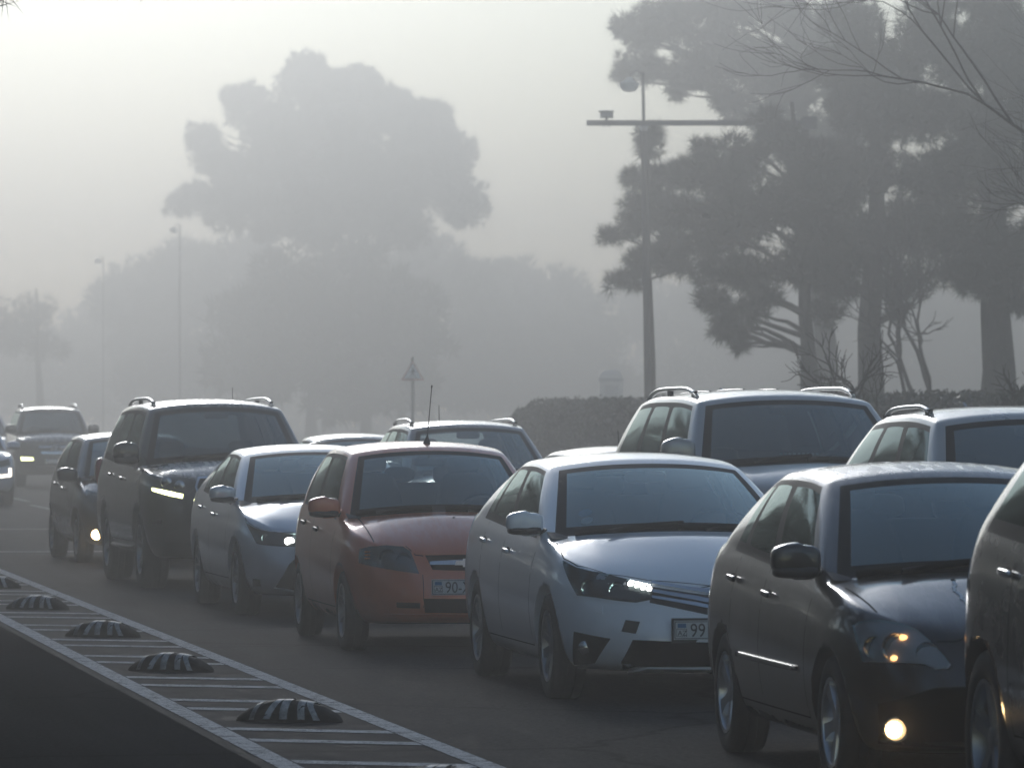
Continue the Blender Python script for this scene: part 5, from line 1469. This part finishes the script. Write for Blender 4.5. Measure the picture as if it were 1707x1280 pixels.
# compact suv
p, a = place_by_v(COMP, 8.3, 54.3)
k = CarKit(COMP, 'crossover_car', 'grey compact crossover with silver arched roof rails and a short aerial, behind the orange hatchback', 'car', p, a, paint('graphite paint', (.12, .122, .12), .5, .27, .2, .2), ROW2)
add_wheels(k, 'ten', .23); add_mirrors(k, size=(.15, .24, .18)); add_handles(k, (-1.35, -2.26)); add_cabin(k); add_wipers(k); door_seams(k, .4)
add_rails(k, -1.35, -2.95, .05, .045, SATIN, .017, (0, 1)); plain_front(k, .80, .74, .44)
g, n = k.top(-2.9, -.03); MB().tube([g - V3((0, 0, .01)), g + V3((-.03, 0, .2))], [.006, .004], 6).build('whip_aerial', BLACKP, k.e)
# silver hatch, mostly hidden
LOWH = dict(YAR, roof=[(x, z - .085) for x, z in YAR['roof']])
p, a = place_by_v(LOWH, 8.32, 45.0)
k = CarKit(LOWH, 'hatchback_car', 'silver hatchback nearly hidden behind the white saloon', 'car', p, a, paint('silver paint', (.36, .36, .36), .55, .27, .15), ROW2)
add_wheels(k, 'cap', .185); add_mirrors(k); add_handles(k, (-1.2, -2.0)); add_cabin(k); door_seams(k); plain_front(k, .64, .70, .42)
g, n = k.top(-2.45, .1); MB().tube([g - V3((0, 0, .01)), g + V3((-.05, 0, .16))], [.006, .004], 6).build('whip_aerial', BLACKP, k.e)
# dark saloon behind the compact suv
p, a = place_by_v(E120, 8.3, 61.8)
k = CarKit(E120, 'saloon_car', 'grey saloon showing only its roof between the dark off-roader and the compact crossover', 'car', p, a, paint('steel grey paint', (.16, .165, .165), .5, .27, .15), ROW2)
add_wheels(k, 'five', .195); add_mirrors(k); add_handles(k, (-1.42, -2.36)); add_cabin(k); door_seams(k); plain_front(k, .66, .72, .42)
# silver grille off-roader in the distance
p, a = place_by_wheel(GLS, 24, 812, 9.0)
k = CarKit(GLS, 'off_road_car', 'distant dark off-roader with two chrome grille bars and a round star badge', 'car', p, a, paint('dusty black paint', (.035, .036, .034), .3, .3, .4, .3), ROW2, wglass=DARKG)
add_wheels(k, 'suv', .27); add_mirrors(k, size=(.17, .27, .22), out=.15, z=1.38, m=GLOSSB); add_cabin(k); add_wipers(k)
add_rails(k, -1.4, -3.5, .06, .085, SATIN, .024)
C6 = lambda L: [(x / 5.816, 640 + y / 5.818) for x, y in L]
o = k.patch('headlight', k.pxs(C6([(200, 590), (240, 575), (310, 600), (340, 660), (260, 670), (195, 650)])), LAMPD, 20, .006)
h_ = k.patch('daytime_light', k.pxs(C6([(205, 708), (320, 714), (325, 740), (212, 742)])), LEDY, 15, .012, step=.1)
g = k.patch('grille', k.pxs(C6([(625, 575), (370, 580), (400, 700), (625, 705)])), BLACKP, 0, .006, center=True)[0]
for pts in ([(625, 600), (375, 602), (378, 622), (625, 622)], [(625, 655), (396, 655), (402, 680), (625, 680)]):
    k.patch('grille_bar', k.pxs(C6(pts)), CHROME, 0, .025, center=True, parent=g)
q, n = k.front(0, k.px(*C6([(625, 635)])[0]).z)
st = MB().lathe([(.095, .03), (.115, .045), (.13, .03)], 24, 'x', tuple(q))
for a_ in (90, 210, 330):
    d = V3((0, math.cos(R(a_)), math.sin(R(a_)))); s_ = V3((0, -d.z, d.y))
    st.add([q + V3((.036, 0, 0)) + s_ * .02, q + V3((.036, 0, 0)) + d * .115, q + V3((.036, 0, 0)) - s_ * .02, q + V3((.05, 0, 0))], [(0, 1, 3), (1, 2, 3), (0, 3, 2), (0, 2, 1)])
st.build('star_badge', CHROME, k.e, False)
k.patch('bumper_strip', k.pxs(C6([(625, 800), (345, 798), (345, 812), (625, 815)])), CHROME, 0, .008, center=True)
add_plate(k, .62, '')
# bluish white crossover cut by the picture edge
p, a = place_by_wheel(COMP, -134, 842, 11.0)
k = CarKit(COMP, 'crossover_car', 'bluish white crossover with hooked warm daytime lights in front of the distant off-roader', 'car', p, a, paint('bluish white paint', (.42, .47, .60), .2, .3, .2), ROW1)
add_wheels(k, 'ten', .23); add_mirrors(k, size=(.15, .25, .17), z=1.13, out=.14); add_cabin(k); door_seams(k, .4)
plain_front(k, .82, .76, .44)
for sg in (1, -1):
    for pts in ([V3((.86, -.42, .565)), V3((.6, -.78, .60)), V3((.6, -.78, .545)), V3((.86, -.42, .51))], [V3((.6, -.71, .70)), V3((.6, -.79, .70)), V3((.6, -.79, .60)), V3((.6, -.71, .60))]):
        v, f = patch_mesh(k.bvh, pts, (-math.cos(R(25)), math.sin(R(25)), 0), .014, .01)
        make('daytime_light', [(q[0], q[1] * sg, q[2]) for q in v], f, DRLW, k.e)
# white roof behind it
p, a = place_by_wheel(MIDS, -92, 797, 9.5)
k = CarKit(MIDS, 'crossover_car', 'white roofed car farthest back in the queue', 'car', p, a, paint('white paint', (.6, .61, .62), .1, .35, .2), ROW2)
add_wheels(k, 'ten', .25); add_mirrors(k); plain_front(k, .86, .76, .46)
# black crossover ahead, its rear corner in the picture
NEARC = dict(MIDS, W=.93, xR=-3.62, x0R=-2.95, xC=-3.25, xCt=-2.75,
    sh=[(-3.62, 1.17), (-3.3, 1.24), (-2.6, 1.21), (-1.5, 1.14), (-.55, 1.09), (0, 1.05), (.45, .98), (.72, .9), (.88, .83)])
p, a = place_by_v(NEARC, 5.42, 18.12, 8.0)
k = CarKit(NEARC, 'crossover_car', 'black crossover whose rear corner stands ahead of the streaked black saloon', 'car', p, a, paint('deep black paint', (.010, .010, .010), .25, .25, .2), ROW1, wglass=DARKG, sglass=SIDEG)
add_wheels(k, 'five', .23); add_mirrors(k, z=1.2); add_handles(k, (-1.42, -2.38), m=CHROME); add_cabin(k); door_seams(k, .42)
for sg in (-1, 1): MB().superell((-3.40, sg * .66, 1.06), (.26, .24, .30), .5, .5).build('tail_light', REDL, k.e)
plain_front(k, .84, .74, .44)

# ------------------------------------------------------------------ fog
hz = bpy.data.materials.new('fog'); hz.use_nodes = True; t = hz.node_tree
for n_ in list(t.nodes):
    if n_.type != 'OUTPUT_MATERIAL': t.nodes.remove(n_)
pv = N(t, 'ShaderNodeVolumePrincipled'); pv.inputs['Color'].default_value = (.60, .605, .615, 1); pv.inputs['Density'].default_value = FOGD; pv.inputs['Anisotropy'].default_value = FOGG
t.links.new(pv.outputs[0], [n_ for n_ in t.nodes if n_.type == 'OUTPUT_MATERIAL'][0].inputs['Volume'])
o = MB().box((0, 395, 16.9), (660, 910, 36)).build('haze', hz, None, False); o['kind'] = 'stuff'
